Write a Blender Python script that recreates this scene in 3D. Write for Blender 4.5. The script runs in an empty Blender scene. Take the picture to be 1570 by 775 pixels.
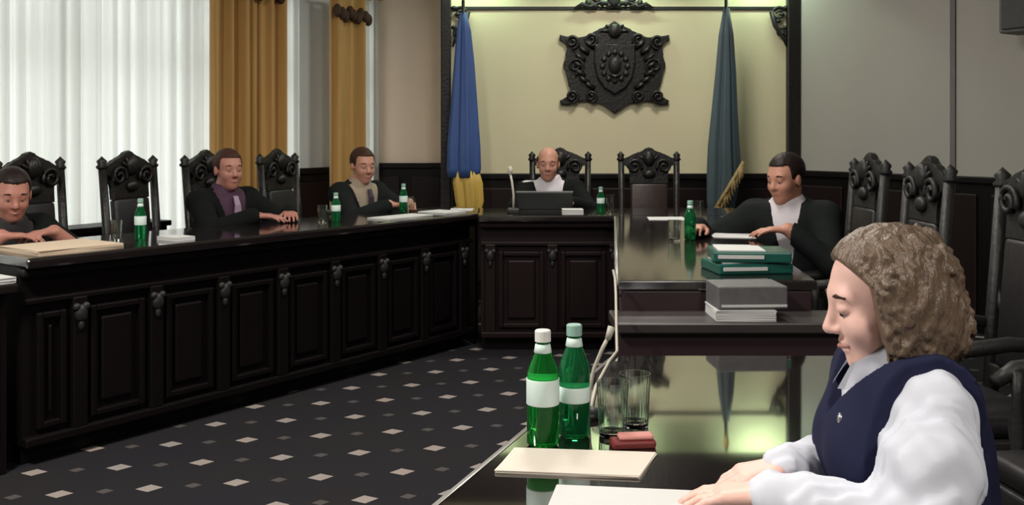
import bpy, bmesh, math, random
import numpy as np
from mathutils import Vector, Matrix

random.seed(7)
rng = np.random.default_rng(7)
PI = math.pi
scene = bpy.context.scene
C = bpy.context.scene.collection

# ------------------------------------------------------------------ camera, world, exposure
cam_d = bpy.data.cameras.new('camera')
cam = bpy.data.objects.new('camera', cam_d)
C.objects.link(cam)
cam.location = (0, 0, 1.38)
cam.rotation_euler = (PI / 2, 0, 0)
cam_d.sensor_width = 36
cam_d.lens = 36 * 1500 / 1570
cam_d.shift_y = -177.5 / 1570
cam_d.clip_start = 0.05
scene.camera = cam

world = bpy.data.worlds.new('daylight')
scene.world = world
world.use_nodes = True
wn = world.node_tree.nodes
wn['Background'].inputs['Color'].default_value = (0.97, 0.98, 1.0, 1)
wn['Background'].inputs['Strength'].default_value = 3.0

vs = scene.view_settings
vs.view_transform = 'Standard'
vs.look = 'None'
vs.gamma = 1
vs.use_curve_mapping = False
vs.exposure = 0.0

# ------------------------------------------------------------------ materials
MATS = {}


def mat(name, col, rough=0.5, metal=0.0, col2=None, scale=8.0, bump=0.0, spec=0.5, ior=1.5,
        trans=0.0, emit=None, estr=0.0, stretch=(1, 1, 1), coat=0.0, sheen=0.0, sss=0.0):
    m = bpy.data.materials.new(name)
    m.use_nodes = True
    nt = m.node_tree
    b = nt.nodes['Principled BSDF']
    b.inputs['Roughness'].default_value = rough
    b.inputs['Metallic'].default_value = metal
    b.inputs['IOR'].default_value = ior
    b.inputs['Specular IOR Level'].default_value = spec
    b.inputs['Transmission Weight'].default_value = trans
    b.inputs['Coat Weight'].default_value = coat
    b.inputs['Sheen Weight'].default_value = sheen
    if sss:
        b.inputs['Subsurface Weight'].default_value = sss
        b.inputs['Subsurface Radius'].default_value = (0.01, 0.004, 0.002)
    c1 = tuple(col) + (1,)
    c2 = tuple(col2 if col2 else [x * 0.8 for x in col]) + (1,)
    tc = nt.nodes.new('ShaderNodeTexCoord')
    mp = nt.nodes.new('ShaderNodeMapping')
    mp.inputs['Scale'].default_value = stretch
    nz = nt.nodes.new('ShaderNodeTexNoise')
    nz.inputs['Scale'].default_value = scale
    nz.inputs['Detail'].default_value = 3
    mx = nt.nodes.new('ShaderNodeMix')
    mx.data_type = 'RGBA'
    mx.inputs['A'].default_value = c1
    mx.inputs['B'].default_value = c2
    nt.links.new(tc.outputs['Object'], mp.inputs['Vector'])
    nt.links.new(mp.outputs['Vector'], nz.inputs['Vector'])
    nt.links.new(nz.outputs['Fac'], mx.inputs['Factor'])
    nt.links.new(mx.outputs['Result'], b.inputs['Base Color'])
    if bump:
        bp = nt.nodes.new('ShaderNodeBump')
        bp.inputs['Strength'].default_value = bump
        bp.inputs['Distance'].default_value = 0.01
        nt.links.new(nz.outputs['Fac'], bp.inputs['Height'])
        nt.links.new(bp.outputs['Normal'], b.inputs['Normal'])
    if emit:
        b.inputs['Emission Color'].default_value = tuple(emit) + (1,)
        b.inputs['Emission Strength'].default_value = estr
    MATS[name] = m
    return m


wood = mat('dark_wood', (0.006, 0.004, 0.004), 0.42, col2=(0.0035, 0.0025, 0.003), scale=6, stretch=(1, 1, 8), spec=0.2)
wood_red = mat('mahogany', (0.016, 0.008, 0.008), 0.45, col2=(0.009, 0.005, 0.006), scale=5, stretch=(1, 6, 1), spec=0.2)
wood_plum = mat('plum_wood', (0.040, 0.022, 0.026), 0.4, col2=(0.028, 0.016, 0.019), scale=5, stretch=(1, 6, 1), spec=0.3)
carved = mat('carved_wood', (0.012, 0.010, 0.009), 0.42, col2=(0.007, 0.006, 0.006), scale=40, bump=0.35, spec=0.4)
carved_grey = mat('carved_wood_grey', (0.022, 0.022, 0.021), 0.5, col2=(0.012, 0.012, 0.012), scale=40, bump=0.3, spec=0.4)
gloss = mat('polished_top', (0.014, 0.010, 0.009), 0.05, col2=(0.009, 0.007, 0.007), scale=4, stretch=(1, 8, 1), spec=0.5, ior=2.9, coat=1.0)
gloss_far = mat('lacquered_top', (0.012, 0.009, 0.009), 0.09, col2=(0.008, 0.006, 0.006), scale=4, stretch=(1, 8, 1), spec=0.5, ior=2.5)
edge_highlight_mat = mat('painted_edge_highlight', (0.30, 0.29, 0.27), 0.3, col2=(0.18, 0.17, 0.16), scale=12, spec=0.6)  # highlight along desk and table edges, put into a pale colour
ledge_mat = mat('ledge_top', (0.05, 0.04, 0.04), 0.35, col2=(0.035, 0.028, 0.03), scale=8)
leather = mat('brown_leather', (0.030, 0.013, 0.010), 0.45, col2=(0.018, 0.009, 0.008), scale=20, bump=0.2)
leather_dark = mat('black_leather', (0.012, 0.010, 0.012), 0.5, col2=(0.008, 0.007, 0.008), scale=20, bump=0.2)
cream_wall = mat('cream_plaster', (0.66, 0.60, 0.40), 0.8, col2=(0.62, 0.57, 0.38), scale=2)
pink_wall = mat('warm_plaster', (0.78, 0.64, 0.52), 0.85, col2=(0.74, 0.61, 0.49), scale=2)
grey_wall = mat('grey_plaster', (0.35, 0.33, 0.30), 0.85, col2=(0.335, 0.315, 0.29), scale=2)
pillar_wall = mat('blue_grey_plaster', (0.60, 0.64, 0.64), 0.85, col2=(0.56, 0.60, 0.60), scale=2)
ceil_mat = mat('white_plaster', (0.6, 0.59, 0.56), 0.9, col2=(0.57, 0.56, 0.53), scale=1)
white_paint = mat('white_paint', (0.62, 0.62, 0.6), 0.5)
gold_cloth = mat('gold_curtain_cloth', (0.56, 0.34, 0.10), 0.65, col2=(0.38, 0.20, 0.055), scale=3, stretch=(6, 6, 0.3), sheen=0.3)
brown_trim = mat('brown_tassel', (0.07, 0.035, 0.018), 0.8, col2=(0.04, 0.02, 0.012), scale=30)
blue_cloth = mat('blue_flag_cloth', (0.045, 0.10, 0.30), 0.6, col2=(0.03, 0.07, 0.22), scale=5)
yellow_cloth = mat('yellow_flag_cloth', (0.60, 0.40, 0.08), 0.6, col2=(0.5, 0.33, 0.07), scale=5)
teal_cloth = mat('teal_flag_cloth', (0.045, 0.085, 0.11), 0.6, col2=(0.045, 0.06, 0.062), scale=4)
gold_fringe = mat('gold_fringe', (0.42, 0.30, 0.12), 0.7, col2=(0.2, 0.14, 0.06), scale=60, bump=0.5)
brass = mat('brass', (0.5, 0.36, 0.15), 0.3, metal=1.0)
dark_metal = mat('dark_metal', (0.02, 0.02, 0.021), 0.4, metal=0.5)
black_plastic = mat('black_plastic', (0.014, 0.015, 0.015), 0.45)
grey_plastic = mat('grey_plastic', (0.13, 0.14, 0.14), 0.4)
cream_plastic = mat('cream_plastic', (0.5, 0.47, 0.40), 0.5)
paper = mat('white_paper', (0.62, 0.62, 0.61), 0.8, col2=(0.57, 0.57, 0.56), scale=4)
paper_cream = mat('cream_paper', (0.66, 0.60, 0.52), 0.8, col2=(0.62, 0.56, 0.49), scale=4)
paper_tan = mat('tan_paper', (0.62, 0.49, 0.36), 0.8, col2=(0.55, 0.44, 0.33), scale=4)
folder_green = mat('green_folder_card', (0.012, 0.11, 0.085), 0.25, col2=(0.008, 0.08, 0.065), scale=6)
binder_grey = mat('grey_binder_card', (0.16, 0.155, 0.16), 0.5, col2=(0.07, 0.07, 0.072), scale=25)
pink_card = mat('pink_card', (0.62, 0.25, 0.22), 0.5)
red_card = mat('dark_red_card', (0.18, 0.02, 0.018), 0.5)
green_glass = mat('green_bottle_glass', (0.02, 0.42, 0.06), 0.03, col2=(0.015, 0.36, 0.05), trans=0.85, ior=1.3)
green_glass_dark = mat('dark_green_bottle_glass', (0.02, 0.30, 0.10), 0.03, col2=(0.015, 0.25, 0.08), trans=0.8, ior=1.3)
clear_glass = mat('clear_glass', (0.9, 0.95, 0.93), 0.02, col2=(0.88, 0.94, 0.92), trans=1.0, ior=1.45)
label_mint = mat('mint_label', (0.62, 0.80, 0.74), 0.5, col2=(0.75, 0.86, 0.82), scale=40)
cap_white = mat('white_cap', (0.78, 0.80, 0.76), 0.4)
cap_green = mat('pale_green_cap', (0.28, 0.48, 0.40), 0.4)
skin = mat('fair_skin', (0.82, 0.53, 0.46), 0.5, col2=(0.76, 0.46, 0.39), scale=14, sss=0.15)
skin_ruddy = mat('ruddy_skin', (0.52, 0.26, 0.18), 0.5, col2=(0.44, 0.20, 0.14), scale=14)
skin_ruddy_shaded = mat('shaded_ruddy_skin', (0.44, 0.20, 0.15), 0.5, col2=(0.36, 0.15, 0.11), scale=14)  # ruddy skin with shade mixed into the colour, for two window-side sitters
lip_mat = mat('lip_skin', (0.50, 0.20, 0.18), 0.45)
eye_white = mat('eye_white', (0.4, 0.37, 0.35), 0.3)
eye_iris = mat('eye_iris', (0.03, 0.02, 0.015), 0.2)
hair_light = mat('light_brown_hair', (0.20, 0.14, 0.095), 0.45, col2=(0.06, 0.035, 0.022), scale=45, bump=1.0, stretch=(1.6, 1.6, 0.7))
hair_brown = mat('brown_hair', (0.06, 0.025, 0.014), 0.6, col2=(0.03, 0.014, 0.01), scale=60, bump=0.4, spec=0.2)
hair_dark = mat('dark_hair', (0.018, 0.010, 0.009), 0.5, col2=(0.010, 0.006, 0.006), scale=60, bump=0.4, spec=0.2)
blouse_white = mat('white_blouse_cloth', (0.64, 0.66, 0.74), 0.75, col2=(0.60, 0.62, 0.70), scale=7, bump=0.15)
vest_navy = mat('navy_vest_cloth', (0.017, 0.019, 0.052), 0.85, col2=(0.012, 0.014, 0.038), scale=30, spec=0.15)
suit_black = mat('black_suit_cloth', (0.008, 0.009, 0.009), 0.85, col2=(0.005, 0.006, 0.006), scale=20, spec=0.1)
suit_charcoal = mat('charcoal_suit_cloth', (0.013, 0.016, 0.016), 0.85, col2=(0.009, 0.011, 0.011), scale=20, spec=0.1)
shirt_beige = mat('beige_shirt_cloth', (0.36, 0.29, 0.22), 0.8, col2=(0.28, 0.23, 0.17), scale=20)
shirt_white = mat('white_shirt_cloth', (0.66, 0.62, 0.66), 0.75)
shirt_purple = mat('purple_shirt_cloth', (0.055, 0.018, 0.045), 0.75)
shirt_dark = mat('dark_shirt_cloth', (0.02, 0.018, 0.02), 0.75)
tie_dark = mat('dark_tie_cloth', (0.04, 0.03, 0.05), 0.6)
tie_lilac = mat('lilac_tie_cloth', (0.34, 0.24, 0.34), 0.6)
added_lamp_white = mat('added_lamp_diffuser', (0.9, 0.9, 0.88), 0.5, emit=(1.0, 0.95, 0.88), estr=6.0)  # glowing cover of the added ceiling lamps
lamp_green = mat('tube_lamp_glass', (0.9, 0.95, 0.9), 0.5, emit=(0.74, 1.0, 0.74), estr=105.0)


def sheer_material():
    m = bpy.data.materials.new('sheer_curtain_cloth')
    m.use_nodes = True
    nt = m.node_tree
    nt.nodes.remove(nt.nodes['Principled BSDF'])
    out = nt.nodes['Material Output']
    tc = nt.nodes.new('ShaderNodeTexCoord')
    mp = nt.nodes.new('ShaderNodeMapping')
    mp.inputs['Scale'].default_value = (14, 14, 0.15)
    nz = nt.nodes.new('ShaderNodeTexNoise')
    nz.inputs['Scale'].default_value = 1.0
    mx = nt.nodes.new('ShaderNodeMix')
    mx.data_type = 'RGBA'
    mx.inputs['A'].default_value = (0.72, 0.71, 0.67, 1)
    mx.inputs['B'].default_value = (0.60, 0.59, 0.55, 1)
    tl = nt.nodes.new('ShaderNodeBsdfTranslucent')
    df = nt.nodes.new('ShaderNodeBsdfDiffuse')
    ms = nt.nodes.new('ShaderNodeMixShader')
    ms.inputs['Fac'].default_value = 0.35
    nt.links.new(tc.outputs['Object'], mp.inputs['Vector'])
    nt.links.new(mp.outputs['Vector'], nz.inputs['Vector'])
    nt.links.new(nz.outputs['Fac'], mx.inputs['Factor'])
    nt.links.new(mx.outputs['Result'], tl.inputs['Color'])
    nt.links.new(mx.outputs['Result'], df.inputs['Color'])
    nt.links.new(tl.outputs[0], ms.inputs[1])
    nt.links.new(df.outputs[0], ms.inputs[2])
    nt.links.new(ms.outputs[0], out.inputs['Surface'])
    return m


def pane_material():
    m = bpy.data.materials.new('window_pane_glass')
    m.use_nodes = True
    nt = m.node_tree
    nt.nodes.remove(nt.nodes['Principled BSDF'])
    out = nt.nodes['Material Output']
    tr = nt.nodes.new('ShaderNodeBsdfTransparent')
    tr.inputs['Color'].default_value = (0.95, 0.98, 0.97, 1)
    gl = nt.nodes.new('ShaderNodeBsdfGlossy')
    gl.inputs['Roughness'].default_value = 0.02
    ms = nt.nodes.new('ShaderNodeMixShader')
    ms.inputs['Fac'].default_value = 0.06
    nt.links.new(tr.outputs[0], ms.inputs[1])
    nt.links.new(gl.outputs[0], ms.inputs[2])
    nt.links.new(ms.outputs[0], out.inputs['Surface'])
    return m


def carpet_material():
    m = bpy.data.materials.new('patterned_carpet')
    m.use_nodes = True
    nt = m.node_tree
    N, L = nt.nodes, nt.links
    b = N['Principled BSDF']
    b.inputs['Roughness'].default_value = 0.95
    b.inputs['Specular IOR Level'].default_value = 0.1
    tc = N.new('ShaderNodeTexCoord')
    mp = N.new('ShaderNodeMapping')
    mp.inputs['Rotation'].default_value = (0, 0, math.radians(-11))
    L.new(tc.outputs['Object'], mp.inputs['Vector'])
    sep = N.new('ShaderNodeSeparateXYZ')
    L.new(mp.outputs['Vector'], sep.inputs[0])

    def mth(op, a, v):
        n = N.new('ShaderNodeMath')
        n.operation = op
        for i, x in enumerate((a, v)):
            if x is None:
                continue
            if isinstance(x, (int, float)):
                n.inputs[i].default_value = x
            else:
                L.new(x, n.inputs[i])
        return n.outputs[0]

    def lattice(px, py, ox, oy, sx, sy):
        x = mth('ADD', sep.outputs[0], ox)
        y = mth('ADD', sep.outputs[1], oy)
        fx = mth('ABSOLUTE', mth('SUBTRACT', mth('FRACT', mth('DIVIDE', x, px), None), 0.5), None)
        fy = mth('ABSOLUTE', mth('SUBTRACT', mth('FRACT', mth('DIVIDE', y, py), None), 0.5), None)
        d = mth('ADD', mth('DIVIDE', mth('MULTIPLY', fx, px), sx), mth('DIVIDE', mth('MULTIPLY', fy, py), sy))
        return mth('LESS_THAN', d, 1.0)
    px, py = 0.33, 0.56
    a = lattice(px, py, 50, 50, 0.052, 0.042)
    c = lattice(px, py, 50 + px / 2, 50 + py / 2, 0.052, 0.042)
    e = lattice(px, py, 50 + px / 2, 50, 0.034, 0.028)
    f = lattice(px, py, 50, 50 + py / 2, 0.034, 0.028)
    big = mth('MAXIMUM', a, c)
    small = mth('MULTIPLY', mth('MAXIMUM', e, f), 0.22)
    fac = mth('MAXIMUM', big, small)
    n2 = N.new('ShaderNodeTexNoise')
    n2.inputs['Scale'].default_value = 2.2
    L.new(tc.outputs['Object'], n2.inputs['Vector'])
    base = N.new('ShaderNodeMix')
    base.data_type = 'RGBA'
    base.inputs['A'].default_value = (0.016, 0.017, 0.023, 1)
    base.inputs['B'].default_value = (0.021, 0.018, 0.018, 1)
    L.new(n2.outputs['Fac'], base.inputs['Factor'])
    n3 = N.new('ShaderNodeTexNoise')
    n3.inputs['Scale'].default_value = 3.0
    L.new(tc.outputs['Object'], n3.inputs['Vector'])
    mo = N.new('ShaderNodeMix')
    mo.data_type = 'RGBA'
    mo.inputs['A'].default_value = (0.25, 0.25, 0.25, 1)
    mo.inputs['B'].default_value = (0.32, 0.25, 0.21, 1)
    L.new(n3.outputs['Fac'], mo.inputs['Factor'])
    mx = N.new('ShaderNodeMix')
    mx.data_type = 'RGBA'
    L.new(fac, mx.inputs['Factor'])
    L.new(base.outputs['Result'], mx.inputs['A'])
    L.new(mo.outputs['Result'], mx.inputs['B'])
    L.new(mx.outputs['Result'], b.inputs['Base Color'])
    n4 = N.new('ShaderNodeTexNoise')
    n4.inputs['Scale'].default_value = 300
    L.new(tc.outputs['Object'], n4.inputs['Vector'])
    bp = N.new('ShaderNodeBump')
    bp.inputs['Strength'].default_value = 0.4
    L.new(n4.outputs['Fac'], bp.inputs['Height'])
    L.new(bp.outputs['Normal'], b.inputs['Normal'])
    return m


sheer = sheer_material()
pane_mat = pane_material()
carpet = carpet_material()


# ------------------------------------------------------------------ helpers
def new_bm():
    return bmesh.new()


def add_box(bm, x0, x1, y0, y1, z0, z1, bev=0.0):
    vs_ = [bm.verts.new(p) for p in ((x0, y0, z0), (x1, y0, z0), (x1, y1, z0), (x0, y1, z0),
                                     (x0, y0, z1), (x1, y0, z1), (x1, y1, z1), (x0, y1, z1))]
    fs = [bm.faces.new([vs_[i] for i in q]) for q in
          ((0, 3, 2, 1), (4, 5, 6, 7), (0, 1, 5, 4), (1, 2, 6, 5), (2, 3, 7, 6), (3, 0, 4, 7))]
    if bev:
        es = list({e for f in fs for e in f.edges})
        bmesh.ops.bevel(bm, geom=es, offset=bev, segments=2, affect='EDGES', profile=0.5)
    return bm


def add_prism(bm, pts, z0, z1, bev=0.0):
    """polygon pts (x, y) extruded z0..z1"""
    lo = [bm.verts.new((p[0], p[1], z0)) for p in pts]
    hi = [bm.verts.new((p[0], p[1], z1)) for p in pts]
    n = len(pts)
    fs = [bm.faces.new(lo[::-1]), bm.faces.new(hi)]
    for i in range(n):
        fs.append(bm.faces.new((lo[i], lo[(i + 1) % n], hi[(i + 1) % n], hi[i])))
    if bev:
        es = list({e for e in fs[1].edges} | {e for e in fs[0].edges})
        bmesh.ops.bevel(bm, geom=es, offset=bev, segments=2, affect='EDGES', profile=0.5)
    return bm


def add_lathe(bm, prof, seg=16, cx=0, cy=0, cz=0):
    rings = []
    for r, z in prof:
        if r < 1e-5:
            rings.append([bm.verts.new((cx, cy, cz + z))])
        else:
            rings.append([bm.verts.new((cx + r * math.cos(2 * PI * i / seg), cy + r * math.sin(2 * PI * i / seg), cz + z))
                          for i in range(seg)])
    for a, b in zip(rings, rings[1:]):
        for i in range(seg):
            j = (i + 1) % seg
            if len(a) == 1 and len(b) == 1:
                continue
            if len(a) == 1:
                bm.faces.new((a[0], b[j], b[i]))
            elif len(b) == 1:
                bm.faces.new((a[i], a[j], b[0]))
            else:
                bm.faces.new((a[i], a[j], b[j], b[i]))
    if len(rings[0]) > 1:
        bm.faces.new(rings[0][::-1])
    if len(rings[-1]) > 1:
        bm.faces.new(rings[-1])
    return bm


def add_tube(bm, pts, rad, seg=8):
    pts = [Vector(p) for p in pts]
    rads = rad if isinstance(rad, (list, tuple)) else [rad] * len(pts)
    rings = []
    ref = Vector((0.123, 0.456, 0.88)).normalized()
    for i, p in enumerate(pts):
        t = (pts[min(i + 1, len(pts) - 1)] - pts[max(i - 1, 0)]).normalized()
        a = t.cross(ref)
        if a.length < 1e-3:
            a = t.cross(Vector((1, 0, 0)))
        a.normalize()
        b = t.cross(a)
        rings.append([bm.verts.new(p + (a * math.cos(2 * PI * k / seg) + b * math.sin(2 * PI * k / seg)) * rads[i])
                      for k in range(seg)])
    for r0, r1 in zip(rings, rings[1:]):
        for k in range(seg):
            bm.faces.new((r0[k], r0[(k + 1) % seg], r1[(k + 1) % seg], r1[k]))
    bm.faces.new(rings[0][::-1])
    bm.faces.new(rings[-1])
    return bm


def add_ball(bm, c, r, seg=12):
    m = Matrix.Translation(c) @ Matrix.Diagonal((r[0], r[1], r[2], 1)) if not isinstance(r, (int, float)) else \
        Matrix.Translation(c) @ Matrix.Diagonal((r, r, r, 1))
    bmesh.ops.create_uvsphere(bm, u_segments=seg, v_segments=max(6, seg // 2), radius=1, matrix=m)
    return bm


def obj(name, bm, m, parent=None, smooth=False, loc=None, rot=None):
    me = bpy.data.meshes.new(name)
    bmesh.ops.recalc_face_normals(bm, faces=bm.faces[:])
    bm.to_mesh(me)
    bm.free()
    me.materials.append(m)
    if smooth:
        for p in me.polygons:
            p.use_smooth = True
    o = bpy.data.objects.new(name, me)
    C.objects.link(o)
    if parent is not None:
        o.parent = parent
    if loc is not None:
        o.location = loc
    if rot is not None:
        o.rotation_euler = rot
    return o


def tag(o, label, cat, group=None):
    o['label'] = label
    o['category'] = cat
    if group:
        o['group'] = group
    return o


def thing(name, label, cat, loc=(0, 0, 0), rz=0.0, group=None):
    o = bpy.data.objects.new(name, None)
    C.objects.link(o)
    o.location = loc
    o.rotation_euler = (0, 0, rz)
    return tag(o, label, cat, group)


def struct(name, bm, m, label, parent=None, smooth=False, loc=None, rot=None):
    o = obj(name, bm, m, parent, smooth, loc, rot)
    if parent is None:
        o['kind'] = 'structure'
        o['label'] = label
        o['category'] = name.split('_')[0]
    return o


def copy_tree(o, parent=None):
    c = o.copy()
    C.objects.link(c)
    c.parent = parent
    for ch in list(o.children):
        copy_tree(ch, c)
    return c


# ---------------------------------------------------------------- signed-distance modelling (bodies, hair, cloth)
def v3(p):
    return np.array(p, dtype=np.float64)


def p_cone(a, b, ra, rb, k=0.02):
    return ('cone', v3(a), v3(b), ra, rb, k)


def p_ell(c, r, R=None, k=0.02):
    return ('ell', v3(c), v3(r), np.eye(3) if R is None else np.array(R), k)


def p_sub(p):
    return ('sub', p)


def prim_bbox(p):
    if p[0] == 'cone':
        _, a, b, ra, rb, k = p
        r = max(ra, rb)
        return np.minimum(a, b) - r, np.maximum(a, b) + r, k
    if p[0] == 'ell':
        _, c, r, R, k = p
        m = max(r)
        return c - m, c + m, k
    if p[0] == 'sub':
        return prim_bbox(p[1])


def prim_eval(p, X, Y, Z):
    if p[0] == 'cone':
        _, a, b, ra, rb, k = p
        d = b - a
        L2 = max(float(d @ d), 1e-9)
        t = ((X - a[0]) * d[0] + (Y - a[1]) * d[1] + (Z - a[2]) * d[2]) / L2
        t = np.clip(t, 0, 1)
        dx, dy, dz = X - a[0] - t * d[0], Y - a[1] - t * d[1], Z - a[2] - t * d[2]
        return np.sqrt(dx * dx + dy * dy + dz * dz) - (ra + (rb - ra) * t)
    _, c, r, R, k = p
    dx, dy, dz = X - c[0], Y - c[1], Z - c[2]
    u = dx * R[0, 0] + dy * R[1, 0] + dz * R[2, 0]
    v = dx * R[0, 1] + dy * R[1, 1] + dz * R[2, 1]
    w = dx * R[0, 2] + dy * R[1, 2] + dz * R[2, 2]
    k0 = np.sqrt((u / r[0]) ** 2 + (v / r[1]) ** 2 + (w / r[2]) ** 2)
    k1 = np.sqrt((u / r[0] ** 2) ** 2 + (v / r[1] ** 2) ** 2 + (w / r[2] ** 2) ** 2) + 1e-9
    return k0 * (k0 - 1) / k1


def smin(a, b, k):
    h = np.maximum(k - np.abs(a - b), 0) / k
    return np.minimum(a, b) - h * h * k * 0.25


def sdf_mesh(prims, h, inflate=0.0, cuts=(), displace=None, relax=1):
    los, his = [], []
    for p in prims:
        if p[0] == 'sub':
            continue
        lo, hi, k = prim_bbox(p)
        los.append(lo)
        his.append(hi)
    lo = np.min(los, axis=0) - inflate - 4 * h - 0.012
    hi = np.max(his, axis=0) + inflate + 4 * h + 0.012
    n = np.ceil((hi - lo) / h).astype(int) + 1
    xs = [lo[i] + h * np.arange(n[i]) for i in range(3)]
    D = np.full(n, 0.5)
    for p in prims:
        sub = p[0] == 'sub'
        q = p[1] if sub else p
        pl, ph, k = prim_bbox(q)
        mg = k + inflate + 3 * h
        i0 = np.maximum(((pl - mg - lo) / h).astype(int), 0)
        i1 = np.minimum(((ph + mg - lo) / h).astype(int) + 2, n)
        if np.any(i1 <= i0):
            continue
        sl = tuple(slice(i0[i], i1[i]) for i in range(3))
        X = xs[0][sl[0]][:, None, None]
        Y = xs[1][sl[1]][None, :, None]
        Z = xs[2][sl[2]][None, None, :]
        d = prim_eval(q, X, Y, Z)
        if sub:
            D[sl] = -smin(-D[sl], d, k)
        else:
            D[sl] = smin(D[sl], d - inflate, k)
    X = xs[0][:, None, None]
    Y = xs[1][None, :, None]
    Z = xs[2][None, None, :]
    if displace is not None:
        D = D + displace(X, Y, Z)
    for c in cuts:
        D = np.maximum(D, c(X, Y, Z))
    # surface nets
    S = D < 0
    nx, ny, nz = D.shape
    cell_any = np.zeros((nx - 1, ny - 1, nz - 1), bool)
    cell_all = np.ones_like(cell_any)
    for a in (0, 1):
        for b in (0, 1):
            for c in (0, 1):
                s = S[a:nx - 1 + a, b:ny - 1 + b, c:nz - 1 + c]
                cell_any |= s
                cell_all &= s
    act = cell_any & ~cell_all
    idx = np.full(act.shape, -1, dtype=np.int64)
    ids = np.argwhere(act)
    idx[act] = np.arange(len(ids))
    acc = np.zeros((len(ids), 3))
    cnt = np.zeros(len(ids))
    corners = [(a, b, c) for a in (0, 1) for b in (0, 1) for c in (0, 1)]
    vals = {c: D[ids[:, 0] + c[0], ids[:, 1] + c[1], ids[:, 2] + c[2]] for c in corners}
    for i, c0 in enumerate(corners):
        for c1 in corners[i + 1:]:
            if sum(abs(c0[q] - c1[q]) for q in range(3)) != 1:
                continue
            a, b = vals[c0], vals[c1]
            m = (a < 0) != (b < 0)
            t = np.where(m, a / np.where(m, a - b, 1), 0)
            pt = np.array(c0)[None, :] + t[:, None] * (np.array(c1) - np.array(c0))[None, :]
            acc[m] += pt[m]
            cnt[m] += 1
    verts = lo + h * (ids + acc / cnt[:, None])
    quads = []
    for ax in range(3):
        o1, o2 = (ax + 1) % 3, (ax + 2) % 3
        sl0 = [slice(None)] * 3
        sl1 = [slice(None)] * 3
        sl0[ax] = slice(0, -1)
        sl1[ax] = slice(1, None)
        ch = S[tuple(sl0)] != S[tuple(sl1)]
        e = np.argwhere(ch)
        ok = (e[:, o1] > 0) & (e[:, o2] > 0) & (e[:, o1] < D.shape[o1] - 1) & (e[:, o2] < D.shape[o2] - 1)
        e = e[ok]
        inside0 = S[e[:, 0], e[:, 1], e[:, 2]]

        def cell(d1, d2):
            q = e.copy()
            q[:, o1] -= d1
            q[:, o2] -= d2
            return idx[q[:, 0], q[:, 1], q[:, 2]]
        quad = np.stack([cell(1, 1), cell(0, 1), cell(0, 0), cell(1, 0)], axis=1)
        quad[~inside0] = quad[~inside0][:, ::-1]
        quads.append(quad)
    quads = np.concatenate(quads)
    return verts, quads


def sdf_obj(name, prims, h, m, parent=None, **kw):
    v, q = sdf_mesh(prims, h, **kw)
    me = bpy.data.meshes.new(name)
    me.from_pydata(v.tolist(), [], q.tolist())
    me.materials.append(m)
    me.update()
    me.polygons.foreach_set('use_smooth', [True] * len(me.polygons))
    o = bpy.data.objects.new(name, me)
    C.objects.link(o)
    if parent is not None:
        o.parent = parent
    return o


# ================================================================= THE ROOM
LU = Vector((-0.5, -0.866))           # left wall runs from the far corner towards the camera
LC = Vector((-1.26, 9.0))
LN = Vector((0.866, -0.5))            # into the room
RU = Vector((0.534, -0.8455))
RC = Vector((2.40, 8.3))
RN = Vector((-0.8455, -0.534))
WALL_H = 3.5


def seg_frame(c, u):
    """matrix with local x along u, local y = outwards of room, z up"""
    return math.atan2(u.y, u.x)


bm = new_bm()
add_prism(bm, [(-5.6, -3.2), (4.9, -3.2), (4.9, 4.4), (2.5, 8.4), (2.5, 9.3), (-1.2, 9.3), (-5.6, 1.7)], -0.05, 0.0)
struct('floor', bm, carpet, 'dark patterned carpet with small pale diamonds')
bm = new_bm()
add_prism(bm, [(-5.6, -3.2), (4.9, -3.2), (4.9, 4.4), (2.5, 8.4), (2.5, 9.3), (-1.2, 9.3), (-5.6, 1.7)], WALL_H, WALL_H + 0.1)
struct('ceiling', bm, ceil_mat, 'plain white ceiling above the hall')

# back wall: recessed left part, projecting lit centre
bm = new_bm()
add_box(bm, -1.6, -0.50, 9.0, 9.15, 0, WALL_H)
wb = struct('wall_back_left', bm, pink_wall, 'warm beige wall beside the blue flag')
bm = new_bm()
add_box(bm, -0.585, 2.46, 8.30, 9.15, 0, WALL_H)
wc = struct('wall_back', bm, cream_wall, 'cream wall behind the presiding seats carrying the carved emblem')


def wainscot(parent, x0, x1, yf, ztop, n, face=-1):
    """dark panelling on a wall whose room face is at local y = yf, facing -y (face = -1)"""
    bm = new_bm()
    add_box(bm, x0, x1, yf - 0.03, yf, 0, ztop - 0.05)
    obj('wainscot_board', bm, wood, parent)
    bm = new_bm()
    add_box(bm, x0, x1, yf - 0.055, yf, ztop - 0.05, ztop, 0.008)
    obj('dado_rail', bm, wood, parent)
    w = (x1 - x0) / n
    for i in range(n):
        bm = new_bm()
        add_box(bm, x0 + i * w + 0.05, x0 + (i + 1) * w - 0.05, yf - 0.048, yf - 0.028, 0.15, ztop - 0.12, 0.012)
        obj('wainscot_panel', bm, wood_red, parent)


wainscot(wb, -1.35, -0.60, 9.0, 1.14, 2)
wainscot(wc, -0.50, 2.30, 8.30, 1.07, 5)

# frame of the lit centre: posts, rail, carved corner brackets
fr = thing('panel_frame', 'dark carved frame with thin top rail around the lit cream wall', 'frame', (0, 8.30, 0))
for x0, x1 in ((-0.60, -0.515), (2.32, 2.43)):
    bm = new_bm()
    add_box(bm, x0, x1, -0.07, -0.002, 0, 3.1, 0.01)
    obj('post', bm, carved, fr)
bm = new_bm()
add_box(bm, -0.515, 2.32, -0.014, -0.002, 2.455, 2.485, 0.004)
obj('rail', bm, carved_grey, fr)


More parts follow.
